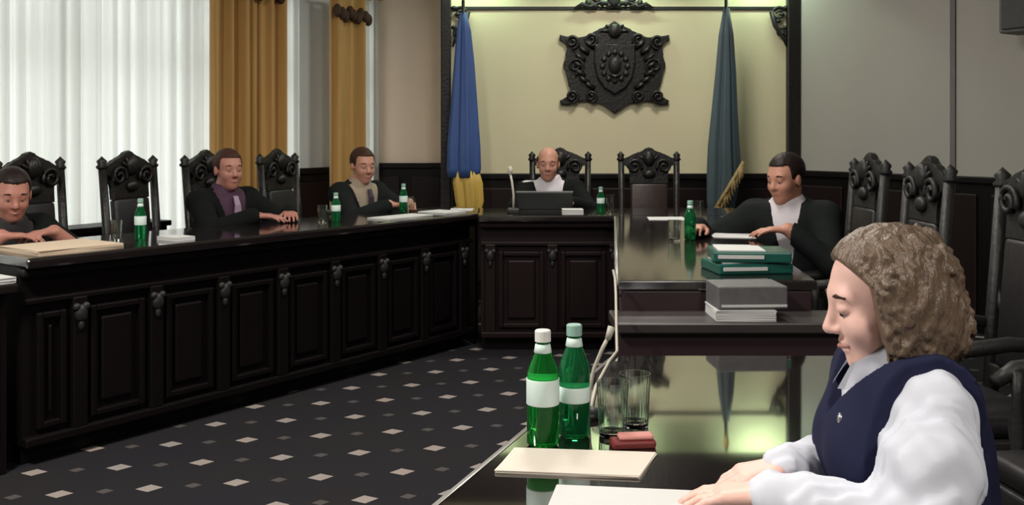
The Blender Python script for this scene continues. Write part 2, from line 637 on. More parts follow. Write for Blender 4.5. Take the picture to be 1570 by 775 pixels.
def spiral(cx, cz, r0, r1, turns, a0, sgn, n=26):
    return [(cx + sgn * (r0 + (r1 - r0) * i / n) * math.cos(a0 + turns * 2 * PI * i / n), -0.04,
             cz + (r0 + (r1 - r0) * i / n) * math.sin(a0 + turns * 2 * PI * i / n)) for i in range(n + 1)]


for sx, cx in ((1, -0.43), (-1, 2.25)):
    bm = new_bm()
    add_tube(bm, spiral(cx, 2.42, 0.015, 0.06, 1.4, 0, sx), [0.012] * 27, 7)
    add_tube(bm, spiral(cx - 0.02 * sx, 2.26, 0.01, 0.045, 1.3, 2, sx), [0.011] * 27, 7)
    add_tube(bm, [(cx + 0.06 * sx, -0.04, 2.44), (cx + 0.03 * sx, -0.045, 2.32), (cx - 0.05 * sx, -0.04, 2.20), (cx - 0.07 * sx, -0.035, 2.14)],
             [0.022, 0.02, 0.016, 0.006], 8)
    for k in range(5):
        add_ball(bm, (cx - (0.06 - 0.03 * (k % 3)) * sx, -0.04, 2.47 - 0.055 * k), (0.024, 0.02, 0.018), 8)
    obj('corner_bracket', bm, carved_grey, fr, True)
# carved crest on the rail
bm = new_bm()
for s in (-1, 1):
    add_tube(bm, [(0.86 + s * a, -0.05, z) for a, z in ((0.34, 2.465), (0.27, 2.50), (0.2, 2.475), (0.12, 2.52), (0.03, 2.50))],
             [0.006, 0.018, 0.02, 0.022, 0.02], 8)
    add_tube(bm, [(x, y - 0.02, z) for x, y, z in spiral(0.86 + s * 0.14, 2.56, 0.01, 0.055, 1.3, 0.5, s)], [0.015] * 27, 7)
    for k in range(4):
        add_ball(bm, (0.86 + s * (0.04 + 0.06 * k), -0.05, 2.49 + 0.02 * (k % 2)), (0.026, 0.022, 0.03), 8)
add_ball(bm, (0.86, -0.055, 2.55), (0.06, 0.03, 0.085), 12)
obj('rail_crest', bm, carved_grey, fr, True)

# lamps behind the valance that wash the cream wall
bm = new_bm()
add_box(bm, -0.60, 2.43, -0.335, -0.31, 2.70, 3.1, 0.006)
obj('valance', bm, carved, fr)
for x_, lb in ((-0.30, 'greenish strip lamp above the left frame corner'), (0.88, 'greenish strip lamp above the carved emblem'),
               (2.10, 'greenish strip lamp above the right frame corner')):
    tl = thing('tube_lamp', lb, 'lamp', (x_, 8.09, 2.77), 0, 'strip lamps behind the frame valance')
    bm = new_bm()
    add_box(bm, -0.22, 0.22, -0.03, 0.03, 0.03, 0.07, 0.005)
    obj('housing', bm, grey_plastic, tl)
    bm = new_bm()
    add_tube(bm, [(-0.2, 0, 0.01), (0.2, 0, 0.01)], 0.014, 10)
    obj('tube', bm, lamp_green, tl)
    bm = new_bm()
    add_box(bm, -0.02, 0.02, 0.02, 0.208, 0.04, 0.06)
    obj('bracket', bm, grey_plastic, tl)

# right wall (oblique)
ra = math.atan2(RU.y, RU.x)
rw = bpy.data.objects.new('wall_right', None)
C.objects.link(rw)
rw.location = (RC.x, RC.y, 0)
rw.rotation_euler = (0, 0, ra)
rw['kind'] = 'structure'
rw['label'] = 'grey plain wall behind the row of tall chairs'
rw['category'] = 'wall'
bm = new_bm()
add_box(bm, -0.1, 4.65, 0.0, 0.15, 0, WALL_H)
obj('plaster', bm, grey_wall, rw)
wainscot(rw, 0.0, 4.6, 0.0, 1.10, 8)
bm = new_bm()
add_box(bm, 1.45, 1.49, -0.014, 0.0, 1.10, WALL_H)
obj('seam_strip', bm, mat('seam_grey', (0.15, 0.14, 0.13), 0.8), rw)
bm = new_bm()
add_box(bm, 4.80, 4.95, -3.2, 4.5, 0, WALL_H)
struct('wall_side', bm, grey_wall, 'plain grey side wall of the hall beside the camera')
bm = new_bm()
add_box(bm, -5.6, 4.95, -3.3, -3.15, 0, WALL_H)
struct('wall_rear', bm, grey_wall, 'plain wall behind the camera')

# left wall with floor-length windows
la = math.atan2(-LU.y, -LU.x)     # local x runs towards the far corner, local +y is outwards
lw = bpy.data.objects.new('wall_left', None)
C.objects.link(lw)
L_LEN = 8.7
o0 = LC + LU * L_LEN
lw.location = (o0.x, o0.y, 0)
lw.rotation_euler = (0, 0, la)
lw['kind'] = 'structure'
lw['label'] = 'window wall with blue grey pillars behind the left desk'
lw['category'] = 'wall'
WINS = [(L_LEN - 0.60, L_LEN - 0.12), (L_LEN - 4.15, L_LEN - 1.13), (L_LEN - 7.9, L_LEN - 4.9)]
ZB, ZT = 0.25, 2.60
edges = [0.0]
for a, b in sorted(WINS):
    edges += [a, b]
edges.append(L_LEN)
for i in range(0, len(edges), 2):
    bm = new_bm()
    add_box(bm, edges[i], edges[i + 1], 0, 0.2, 0, WALL_H)
    obj('pier', bm, pillar_wall, lw)
for i, (a, b) in enumerate(WINS):
    bm = new_bm()
    add_box(bm, a, b, 0, 0.2, 0, ZB)
    obj('sill_wall', bm, pillar_wall, lw)
    bm = new_bm()
    add_box(bm, a, b, 0, 0.2, ZT, WALL_H)
    obj('lintel', bm, pillar_wall, lw)
    w = bpy.data.objects.new('window_%d' % (i + 1), None)
    C.objects.link(w)
    w.location = lw.location
    w.rotation_euler = lw.rotation_euler
    w['kind'] = 'structure'
    w['category'] = 'window'
    w['label'] = ['narrow window by the far corner behind gold curtain', 'wide window behind the white sheer curtains',
                  'wide window nearest the camera beyond the left edge'][i]
    nb = max(1, round((b - a) / 0.95))
    pw = (b - a) / nb
    bm = new_bm()
    for x in [a + k * pw for k in range(nb + 1)]:
        add_box(bm, max(a, x - 0.035), min(b, x + 0.035), 0.08, 0.14, ZB, ZT)
    for z in (ZB, 1.9, ZT - 0.07):
        add_box(bm, a, b, 0.082, 0.138, z, z + 0.07)
    obj('window_frame', bm, white_paint, w)
    for k in range(nb):
        for z0, z1 in ((ZB + 0.07, 1.9), (1.97, ZT - 0.07)):
            bm = new_bm()
            add_box(bm, a + k * pw + 0.035, a + (k + 1) * pw - 0.035, 0.105, 0.115, z0, z1)
            obj('pane', bm, pane_mat, w)
    bm = new_bm()
    add_box(bm, a - 0.02, b + 0.02, -0.04, 0.1, ZB - 0.03, ZB, 0.005)
    obj('window_sill', bm, white_paint, w)
# panelling on the two far piers
wainscot(lw, L_LEN - 0.12, L_LEN - 0.0, 0.0, 1.12, 1)
wainscot(lw, L_LEN - 1.13, L_LEN - 0.60, 0.0, 1.12, 1)
bm = new_bm()
add_box(bm, -5.75, -5.6, -3.2, 1.6, 0, WALL_H)
struct('wall_near', bm, pillar_wall, 'plain side wall left of the camera')


def curtain_mesh(x0, x1, z0, z1, amp, folds, nx, yoff=0.0, gather=None, seed=0, nzs=14):
    r = random.Random(seed)
    ph = [r.uniform(0, 6.28) for _ in range(4)]
    bm = new_bm()
    grid = []
    for j in range(nzs + 1):
        tz = j / nzs
        z = z0 + (z1 - z0) * tz
        row = []
        for i in range(nx + 1):
            tx = i / nx
            g = 1.0 if gather is None else gather(tz)
            xc = (x0 + x1) / 2
            x = xc + (x0 + (x1 - x0) * tx - xc) * g
            y = yoff + amp * (math.sin(2 * PI * folds * tx + ph[0]) + 0.45 * math.sin(2 * PI * folds * 2.3 * tx + ph[1] + 0.6 * tz)
                              + 0.5 * math.sin(2 * PI * folds * 0.37 * tx + ph[2]))
            row.append(bm.verts.new((x, y, z)))
        grid.append(row)
    for a, b in zip(grid, grid[1:]):
        for i in range(nx):
            bm.faces.new((a[i], a[i + 1], b[i + 1], b[i]))
    return bm


def curtain(name, label, s0, s1, m, amp, folds, yoff, z0=0.03, z1=2.62, header=False, seed=0, gather=None):
    """s0..s1 measured along the left wall from the far corner"""
    t = thing(name, label, 'curtain', tuple(lw.location), la)
    x0, x1 = L_LEN - s1, L_LEN - s0
    nx = int(max(24, folds * 14))
    obj('cloth', curtain_mesh(x0, x1, z0, z1, amp, folds, nx, yoff, gather, seed), m, t, True)
    bm = new_bm()
    add_tube(bm, [(x0 - 0.06, yoff, z1 + 0.02), (x1 + 0.06, yoff, z1 + 0.02)], 0.014, 8)
    obj('rod', bm, brass, t)
    if header:
        bm = new_bm()
        n = 9
        for k in range(n):
            xx = x0 + (x1 - x0) * (k + 0.5) / n
            add_ball(bm, (xx, yoff - 0.05 - 0.01 * (k % 2), z1 - 0.13 - 0.02 * (k % 3)), ((x1 - x0) / n * 0.62, 0.04, 0.055), 8)
        obj('tassel_swag', bm, brown_trim, t, True)
    return t


curtain('sheer_curtain', 'white sheer floor-length curtain spread across the wide window', 1.10, 4.10, sheer, 0.028, 24, -0.10, seed=3)
curtain('sheer_curtain', 'white sheer curtain strip peeking out by the far corner', 0.06, 0.62, sheer, 0.018, 5, -0.08, seed=5)
curtain('sheer_curtain', 'white sheer curtain at the window beyond the left picture edge', 4.95, 7.85, sheer, 0.028, 24, -0.10, seed=8)
curtain('gold_curtain', 'wide gold curtain drawn beside the white sheer, behind the purple-shirted man', 1.50, 2.22, gold_cloth, 0.055, 5.5, -0.25,
        header=True, seed=11)
curtain('gold_curtain', 'narrow gold curtain by the far corner behind the beige-shirted man', 0.44, 0.90, gold_cloth, 0.04, 3.2, -0.24,
        header=True, seed=14, z1=2.56)
# low dark cabinet under the sheers
lc_ = thing('low_cabinet', 'low dark wooden cabinet standing under the white sheer curtains', 'cabinet', tuple(lw.location), la)
x0, x1 = L_LEN - 3.75, L_LEN - 2.75
bm = new_bm()
add_box(bm, x0, x1, -0.44, -0.22, 0.0, 0.80, 0.006)
obj('body', bm, wood, lc_)
bm = new_bm()
add_box(bm, x0 - 0.02, x1 + 0.02, -0.46, -0.21, 0.80, 0.835, 0.006)
obj('top', bm, wood, lc_)
for k in range(2):
    bm = new_bm()
    xa = x0 + 0.02 + 0.49 * k
    add_box(bm, xa, xa + 0.47, -0.455, -0.44, 0.06, 0.76, 0.005)
    d = obj('door', bm, wood_red, lc_)
    bm = new_bm()
    add_ball(bm, (xa + (0.43 if k == 0 else 0.04), -0.47, 0.45), 0.014, 8)
    obj('knob', bm, brass, d, True)

# unseen ceiling lamps, added above the frame to brighten the woman and hall
for i, (x, y, p, lb) in enumerate(((-2.1, 1.7, 170, 'added unseen ceiling lamp nearest the window side of the camera'),
                                   (1.2, -0.6, 90, 'added unseen ceiling lamp behind the camera'),
                                   (0.2, 4.2, 55, 'added unseen ceiling lamp above the open carpet'),
                                   (0.9, 6.6, 36, 'added unseen ceiling lamp above the presiding seats'))):
    t = thing('added_ceiling_lamp', lb, 'lamp', (x, y, WALL_H), 0, 'added unseen ceiling lamps')
    bm = new_bm()
    add_lathe(bm, [(0.02, -0.001), (0.34, -0.001), (0.36, -0.03), (0.36, -0.06), (0.33, -0.07), (0.02, -0.07)], 28)
    obj('casing', bm, white_paint, t, False)
    bm = new_bm()
    add_lathe(bm, [(0.0, -0.115), (0.2, -0.105), (0.29, -0.085), (0.32, -0.072), (0.0, -0.072)], 28)
    obj('added_diffuser', bm, added_lamp_white, t, True)
    ld = bpy.data.lights.new('added_fill_light', 'AREA')
    ld.shape = 'DISK'
    ld.size = 0.62
    ld.energy = p
    ld.color = (1.0, 0.94, 0.86)
    lo_ = bpy.data.objects.new('added_fill_light', ld)
    C.objects.link(lo_)
    lo_.location = (0, 0, -0.13)
    lo_.parent = t

# loudspeaker high on the right wall
sp = thing('wall_speaker', 'dark grey loudspeaker box high on the grey right wall', 'speaker', (RC.x + RU.x * 2.16, RC.y + RU.y * 2.16, 2.16), ra)
bm = new_bm()
add_box(bm, -0.17, 0.17, -0.30, -0.08, -0.10, 0.42, 0.015)
obj('cabinet', bm, mat('speaker_grey', (0.13, 0.13, 0.125), 0.6), sp)
bm = new_bm()
add_box(bm, -0.145, 0.145, -0.318, -0.30, -0.075, 0.395, 0.008)
obj('grille', bm, mat('speaker_grille', (0.08, 0.08, 0.078), 0.8, scale=200, bump=0.5), sp)
bm = new_bm()
add_box(bm, -0.03, 0.03, -0.085, -0.005, 0.1, 0.2)
obj('bracket', bm, dark_metal, sp)

# ================================================================= carved emblem on the cream wall
em = thing('carved_emblem', 'large dark carved wooden emblem hung on the cream wall', 'emblem', (0.865, 8.30, 1.96))
half = [(0.0, 0.40), (0.045, 0.37), (0.07, 0.345), (0.13, 0.335), (0.17, 0.295), (0.24, 0.275), (0.30, 0.245), (0.35, 0.275), (0.36, 0.25),
        (0.46, 0.285), (0.465, 0.235), (0.40, 0.215), (0.385, 0.17), (0.415, 0.12), (0.40, 0.08), (0.43, 0.045), (0.43, 0.0), (0.40, -0.03),
        (0.385, -0.09), (0.39, -0.14), (0.355, -0.19), (0.37, -0.235), (0.42, -0.265), (0.46, -0.27), (0.455, -0.31), (0.385, -0.315), (0.34, -0.275),
        (0.29, -0.285), (0.24, -0.265), (0.19, -0.305), (0.14, -0.28), (0.09, -0.30), (0.05, -0.345), (0.0, -0.385)]
outl = [(x, z) for x, z in half] + [(-x, z) for x, z in half[-2:0:-1]]
bm = new_bm()
add_prism(bm, outl, 0.0, 0.05, 0.012)
bmesh.ops.rotate(bm, verts=bm.verts[:], cent=(0, 0, 0), matrix=Matrix.Rotation(PI / 2, 3, 'X'))
obj('back_plate', bm, carved, em)
for s in (-1, 1):
    for cx, cz, r in ((0.36, 0.22, 0.06), (0.36, -0.24, 0.055), (0.33, 0.02, 0.075), (0.2, 0.24, 0.055), (0.2, -0.24, 0.05)):
        bm = new_bm()
        add_tube(bm, [(x, y - 0.03, z) for x, y, z in spiral(s * cx, cz, 0.012, r, 1.6, 1.0, s)], [0.013] * 27, 7)
        obj('scroll', bm, carved, em, True)
    for k in range(7):
        a = -0.9 + k * 0.3
        bm = new_bm()
        c = Vector((s * (0.245 * math.cos(a) + 0.02), -0.055, 0.22 * math.sin(a)))
        add_tube(bm, [c, c + Vector((s * 0.05, -0.02, 0.03)), c + Vector((s * 0.085, -0.005, 0.075))], [0.024, 0.02, 0.006], 8)
        obj('leaf', bm, carved, em, True)
sh = [(0, 0.20), (0.10, 0.19), (0.17, 0.20), (0.175, 0.05), (0.15, -0.08), (0.09, -0.17), (0, -0.225)]
bm = new_bm()
add_prism(bm, sh + [(-x, z) for x, z in sh[-2:0:-1]], 0.05, 0.085, 0.012)
bmesh.ops.rotate(bm, verts=bm.verts[:], cent=(0, 0, 0), matrix=Matrix.Rotation(PI / 2, 3, 'X'))
obj('shield', bm, carved, em)
bm = new_bm()
for q in range(12):
    a = 2 * PI * q / 12
    add_ball(bm, (0.105 * math.cos(a), -0.085, 0.01 + 0.12 * math.sin(a)), (0.026, 0.016, 0.026), 8)
add_ball(bm, (0, -0.085, 0.02), (0.055, 0.022, 0.075), 12)
add_tube(bm, [(-0.05, -0.105, -0.055), (0, -0.112, -0.075), (0.05, -0.105, -0.055)], [0.008, 0.014, 0.008], 8)
obj('boss', bm, carved, em, True)
bm = new_bm()
add_ball(bm, (0, -0.06, 0.315), (0.06, 0.03, 0.065), 12)
for k in range(5):
    a = PI * (0.1 + 0.2 * k)
    add_tube(bm, [(0.05 * math.cos(a), -0.055, 0.30 + 0.05 * math.sin(a)), (0.13 * math.cos(a), -0.05, 0.28 + 0.10 * math.sin(a))], [0.018, 0.01], 7)
obj('crown', bm, carved, em, True)

# ================================================================= flags


def flag_cloth(zs, folds, seed, ax=0.6):
    """zs: list of (z, radius, dx)"""
    r = random.Random(seed)
    ph = r.uniform(0, 6)
    bm = new_bm()
    rings = []
    n = 56
    for z, rad, dx in zs:
        ring = []
        for k in range(n):
            a = 2 * PI * k / n
            q = rad * (1 + 0.22 * math.sin(folds * a + ph + z * 0.5) + 0.10 * math.sin((folds * 2 + 1) * a + z))
            ring.append(bm.verts.new((dx + q * math.cos(a), ax * q * math.sin(a), z)))
        rings.append(ring)
    for a, b in zip(rings, rings[1:]):
        for k in range(n):
            bm.faces.new((a[k], a[(k + 1) % n], b[(k + 1) % n], b[k]))
    bm.faces.new(rings[0])
    bm.faces.new(rings[-1][::-1])
    return bm


def flag_stand(t, h, dx=0.0):
    bm = new_bm()
    add_lathe(bm, [(0.15, 0), (0.15, 0.02), (0.06, 0.05), (0.03, 0.12), (0.02, 0.13)], 20)
    obj('base', bm, brass, t, True)
    bm = new_bm()
    add_tube(bm, [(0, 0, 0.1), (dx, 0, h)], 0.014, 10)
    obj('pole', bm, wood_red, t, True)
    bm = new_bm()
    add_lathe(bm, [(0.0, 0), (0.02, 0.01), (0.012, 0.03), (0.03, 0.07), (0.0, 0.16)], 12, dx, 0, h)
    obj('finial', bm, brass, t, True)


f1 = thing('flag', 'furled blue and yellow flag on a pole left of the presiding seat', 'flag', (-0.40, 8.02, 0))
flag_stand(f1, 2.5)
obj('blue_band', flag_cloth([(2.40, 0.02, 0.0), (2.25, 0.05, 0.0), (2.0, 0.07, 0.0), (1.6, 0.095, -0.005), (1.3, 0.115, -0.01), (1.12, 0.12, -0.01), (1.05, 0.11, -0.01)],
                            5, 1), blue_cloth, f1, True)
obj('yellow_band', flag_cloth([(1.10, 0.085, 0.02), (1.0, 0.105, 0.025), (0.85, 0.10, 0.04), (0.72, 0.07, 0.04), (0.6, 0.03, 0.03)], 5, 1), yellow_cloth, f1, True)

f2 = thing('flag', 'furled teal flag with gold fringe on a pole right of the presiding seats', 'flag', (1.71, 7.9, 0))
flag_stand(f2, 2.52, 0.02)
obj('teal_band', flag_cloth([(2.42, 0.02, 0.02), (2.2, 0.05, 0.015), (1.9, 0.07, 0.01), (1.6, 0.088, 0.0), (1.3, 0.108, -0.01), (1.08, 0.118, -0.01),
                             (0.85, 0.10, -0.03), (0.6, 0.06, -0.04)], 5, 4), teal_cloth, f2, True)
bm = new_bm()
for k in range(26):
    t_ = k / 25
    px_, pz_ = 0.13 - 0.25 * t_, 1.16 - 0.42 * t_
    add_tube(bm, [(px_, -0.085 - 0.015 * math.sin(k), pz_), (px_ + 0.012 * math.sin(3 * k), -0.10, pz_ - 0.10)], [0.010, 0.007], 6)
add_tube(bm, [(0.14, -0.08, 1.18), (0.0, -0.10, 0.95), (-0.125, -0.085, 0.74)], 0.016, 7)
obj('fringe', bm, gold_fringe, f2, True)

# ================================================================= desks
DESK_H = 0.88


def desk(name, label, L, D, loc, rz, pil_x, top_m, front_m, over=0.04):
    t = thing(name, label, 'desk', loc, rz)
    bm = new_bm()
    add_box(bm, 0, L, 0.05, 0.16, 0.09, DESK_H - 0.045)
    obj('body', bm, front_m, t)
    for xe in (0.0, L - 0.04):
        bm = new_bm()
        add_box(bm, xe, xe + 0.04, 0.16, D - 0.03, 0.0, DESK_H - 0.045)
        obj('end_panel', bm, front_m, t)
    bm = new_bm()
    add_box(bm, 0.02, L - 0.02, 0.09, 0.16, 0.0, 0.09)
    obj('plinth', bm, wood, t)
    bm = new_bm()
    add_box(bm, -0.02, L + 0.02, -over, D, DESK_H - 0.045, DESK_H, 0.012)
    obj('desktop', bm, top_m, t)
    bm = new_bm()
    add_box(bm, -0.01, L + 0.01, -0.005, 0.06, DESK_H - 0.085, DESK_H - 0.046, 0.01)
    obj('cornice', bm, front_m, t)
    bm = new_bm()
    add_box(bm, 0, L, 0.015, 0.06, 0.68, 0.705, 0.006)
    obj('moulding', bm, front_m, t)
    bm = new_bm()
    add_box(bm, 0, L, 0.01, 0.06, 0.085, 0.125, 0.008)
    obj('base_rail', bm, front_m, t)
    for x in pil_x:
        bm = new_bm()
        add_box(bm, x - 0.035, x + 0.035, 0.012, 0.055, 0.12, 0.69, 0.008)
        p = obj('pilaster', bm, front_m, t)
        bm = new_bm()
        add_ball(bm, (x, 0.008, 0.615), (0.03, 0.018, 0.04), 10)
        add_ball(bm, (x - 0.022, 0.006, 0.645), (0.018, 0.014, 0.018), 8)
        add_ball(bm, (x + 0.022, 0.006, 0.645), (0.018, 0.014, 0.018), 8)
        add_ball(bm, (x, 0.008, 0.565), (0.014, 0.012, 0.026), 8)
        obj('capital', bm, carved_grey, p, True)
    ed = [0.0] + list(pil_x) + [L]
    for a, b in zip(ed, ed[1:]):
        a2, b2 = a + 0.055, b - 0.055
        if b2 - a2 < 0.08:
            continue
        bm = new_bm()
        w_ = 0.028
        for q in ((a2, a2 + w_, 0.15, 0.64), (b2 - w_, b2, 0.15, 0.64), (a2 + w_, b2 - w_, 0.15, 0.15 + w_), (a2 + w_, b2 - w_, 0.64 - w_, 0.64)):
            add_box(bm, q[0], q[1], 0.022, 0.052, q[2], q[3], 0.006)
        pn = obj('panel', bm, front_m, t)
        bm = new_bm()
        add_box(bm, a2 + 0.055, b2 - 0.055, 0.034, 0.052, 0.205, 0.585, 0.012)
        obj('panel_field', bm, front_m, pn)
    return t


U = Vector((-0.5907, -0.8069))
NV = Vector((-0.8069, 0.5907))
LW0 = Vector((-0.2, 6.5))


def LWp(t, o, z=DESK_H):
    p = LW0 + U * t + NV * o
    return Vector((p.x, p.y, z))


T_END = 3.05
near = LWp(T_END, 0)
LWA = math.atan2(-U.y, -U.x)
desk('panelled_desk', 'long dark panelled desk running along the window side', T_END - 0.07, 0.62, (near.x, near.y, 0), LWA,
     [T_END - (0.17 + 0.377 * k) for k in range(7, -1, -1)], gloss_far, wood)
desk('panelled_desk', 'dark reddish panelled desk of the presiding seats in the middle', 1.75, 0.62, (-0.20, 6.27, 0), 0.0, [0.06, 0.46, 0.86, 1.25, 1.68], gloss_far, wood_red)

# corner cabinet closing the angle between the left wing and the middle
cb = thing('corner_desk', 'dark wedge shaped corner desk between left wing and middle', 'desk')
a, b = LWp(0.046, 0.01), LWp(0.045, 0.62)
pts = [(a.x, a.y), (-0.228, 6.53), (-0.228, 6.89), (-0.45, 7.05), (b.x, b.y)]
bm = new_bm()
add_prism(bm, pts, DESK_H - 0.045, DESK_H, 0.006)
obj('desktop', bm, gloss_far, cb)
cx = sum(p[0] for p in pts) / 5
cy = sum(p[1] for p in pts) / 5
bm = new_bm()
add_prism(bm, [(cx + (x - cx) * 0.93, cy + (y - cy) * 0.93) for x, y in pts[:3] + [(-0.36, 6.75)]], 0.0, DESK_H - 0.046)
obj('body', bm, wood, cb)

# lower side desk at the near end of the left wing
ls = thing('side_desk', 'lower dark side desk at the left picture edge', 'desk', (LWp(4.0, 0).x, LWp(4.0, 0).y, 0), LWA)
bm = new_bm()
add_box(bm, 0, 0.90, -0.03, 0.6, 0.745, 0.785, 0.01)
obj('desktop', bm, gloss_far, ls)
bm = new_bm()
add_box(bm, 0.02, 0.88, 0.03, 0.56, 0.0, 0.745)
obj('body', bm, wood, ls)
for k in range(2):
    bm = new_bm()
    add_box(bm, 0.06 + 0.42 * k, 0.42 + 0.42 * k, 0.012, 0.032, 0.12, 0.66, 0.01)
    obj('panel', bm, wood_red, ls)

# right wing
rd = thing('right_wing_desk', 'dark glossy right wing desk reflecting the carved chair', 'desk')
top = [(0.37, 3.40), (1.06, 3.40), (1.33, 6.22), (0.66, 6.22)]
bm = new_bm()
add_prism(bm, top, DESK_H - 0.035, DESK_H, 0.006)
obj('desktop', bm, gloss_far, rd)
bm = new_bm()
add_prism(bm, [(0.395, 3.425), (0.62, 3.425), (0.90, 6.21), (0.685, 6.21)], 0.0, DESK_H - 0.036)
obj('body', bm, wood_plum, rd)
bm = new_bm()
add_box(bm, 0.62, 1.03, 3.425, 3.46, 0.0, DESK_H - 0.036)
obj('end_panel', bm, wood_plum, rd)
bm = new_bm()
add_box(bm, 0.90, 1.28, 6.17, 6.205, 0.0, DESK_H - 0.036)
obj('end_panel', bm, wood_plum, rd)
bm = new_bm()
add_box(bm, 0.385, 1.045, 3.408, 3.424, DESK_H - 0.14, DESK_H - 0.038, 0.004)
obj('apron', bm, wood_plum, rd)
bm = new_bm()
add_tube(bm, [(0.366, 3.395, DESK_H - 0.012), (0.656, 6.21, DESK_H - 0.012)], 0.009, 8)
obj('highlight_strip', bm, edge_highlight_mat, rd, True)  # light on the desk's inner edge, painted as a pale strip
for k in range(6):
    y0 = 3.46 + k * 0.45
    xs0 = 0.395 + (y0 - 3.425) * (0.29 / 2.785)
    xs1 = 0.395 + (y0 + 0.36 - 3.425) * (0.29 / 2.785)
    bm = new_bm()
    add_prism(bm, [(xs0 - 0.014, y0), (xs0 + 0.004, y0), (xs1 + 0.004, y0 + 0.36), (xs1 - 0.014, y0 + 0.36)], 0.15, 0.68, 0.004)
    obj('panel', bm, wood_plum, rd)

# lower ledge desk in front of the right wing
le = thing('ledge_desk', 'lower dark ledge desk in front of right wing, carrying the grey binder', 'desk')
bm = new_bm()
add_box(bm, 0.335, 1.10, 3.16, 3.40, 0.742, 0.778, 0.006)
obj('desktop', bm, ledge_mat, le)
bm = new_bm()
add_box(bm, 0.355, 1.08, 3.19, 3.385, 0.0, 0.741)
obj('body', bm, wood_plum, le)
for k in range(2):
    bm = new_bm()
    add_box(bm, 0.39 + 0.35 * k, 0.70 + 0.35 * k, 3.172, 3.192, 0.12, 0.66, 0.008)
    obj('panel', bm, wood_plum, le)

# foreground table
TZ = 0.75
ft = thing('writing_table', 'polished dark table in the foreground reflecting the cream wall', 'table')
sl = 0.372
tp = [(-0.11 + sl * (y - 1.73), y) for y in (1.15, 2.82)]
top = [(tp[0][0], 1.15), (tp[0][0] + 0.65, 1.15), (tp[1][0] + 0.65, 2.82), (tp[1][0], 2.82)]
bm = new_bm()
add_prism(bm, top, TZ - 0.035, TZ, 0.007)
obj('tabletop', bm, gloss, ft)
bm = new_bm()
add_tube(bm, [(top[0][0] - 0.004, top[0][1], TZ - 0.018), (top[3][0] - 0.004, top[3][1], TZ - 0.018)], 0.015, 8)
obj('highlight_strip', bm, edge_highlight_mat, ft, True)  # pale strip in place of the highlight on the left table edge
bm = new_bm()
add_prism(bm, [(top[0][0] + 0.05, 1.2), (top[1][0] - 0.05, 1.2), (top[2][0] - 0.06, 2.77), (top[3][0] + 0.04, 2.77)], TZ - 0.11, TZ - 0.036)
obj('apron', bm, wood, ft)
for x, y in ((top[0][0] + 0.09, 1.23), (top[1][0] - 0.09, 1.23), (top[2][0] - 0.09, 2.73), (top[3][0] + 0.08, 2.73)):
    bm = new_bm()
    add_box(bm, x - 0.03, x + 0.03, y - 0.03, y + 0.03, 0, TZ - 0.1, 0.005)
    obj('leg', bm, wood, ft)

# ================================================================= carved chairs (front = +x)


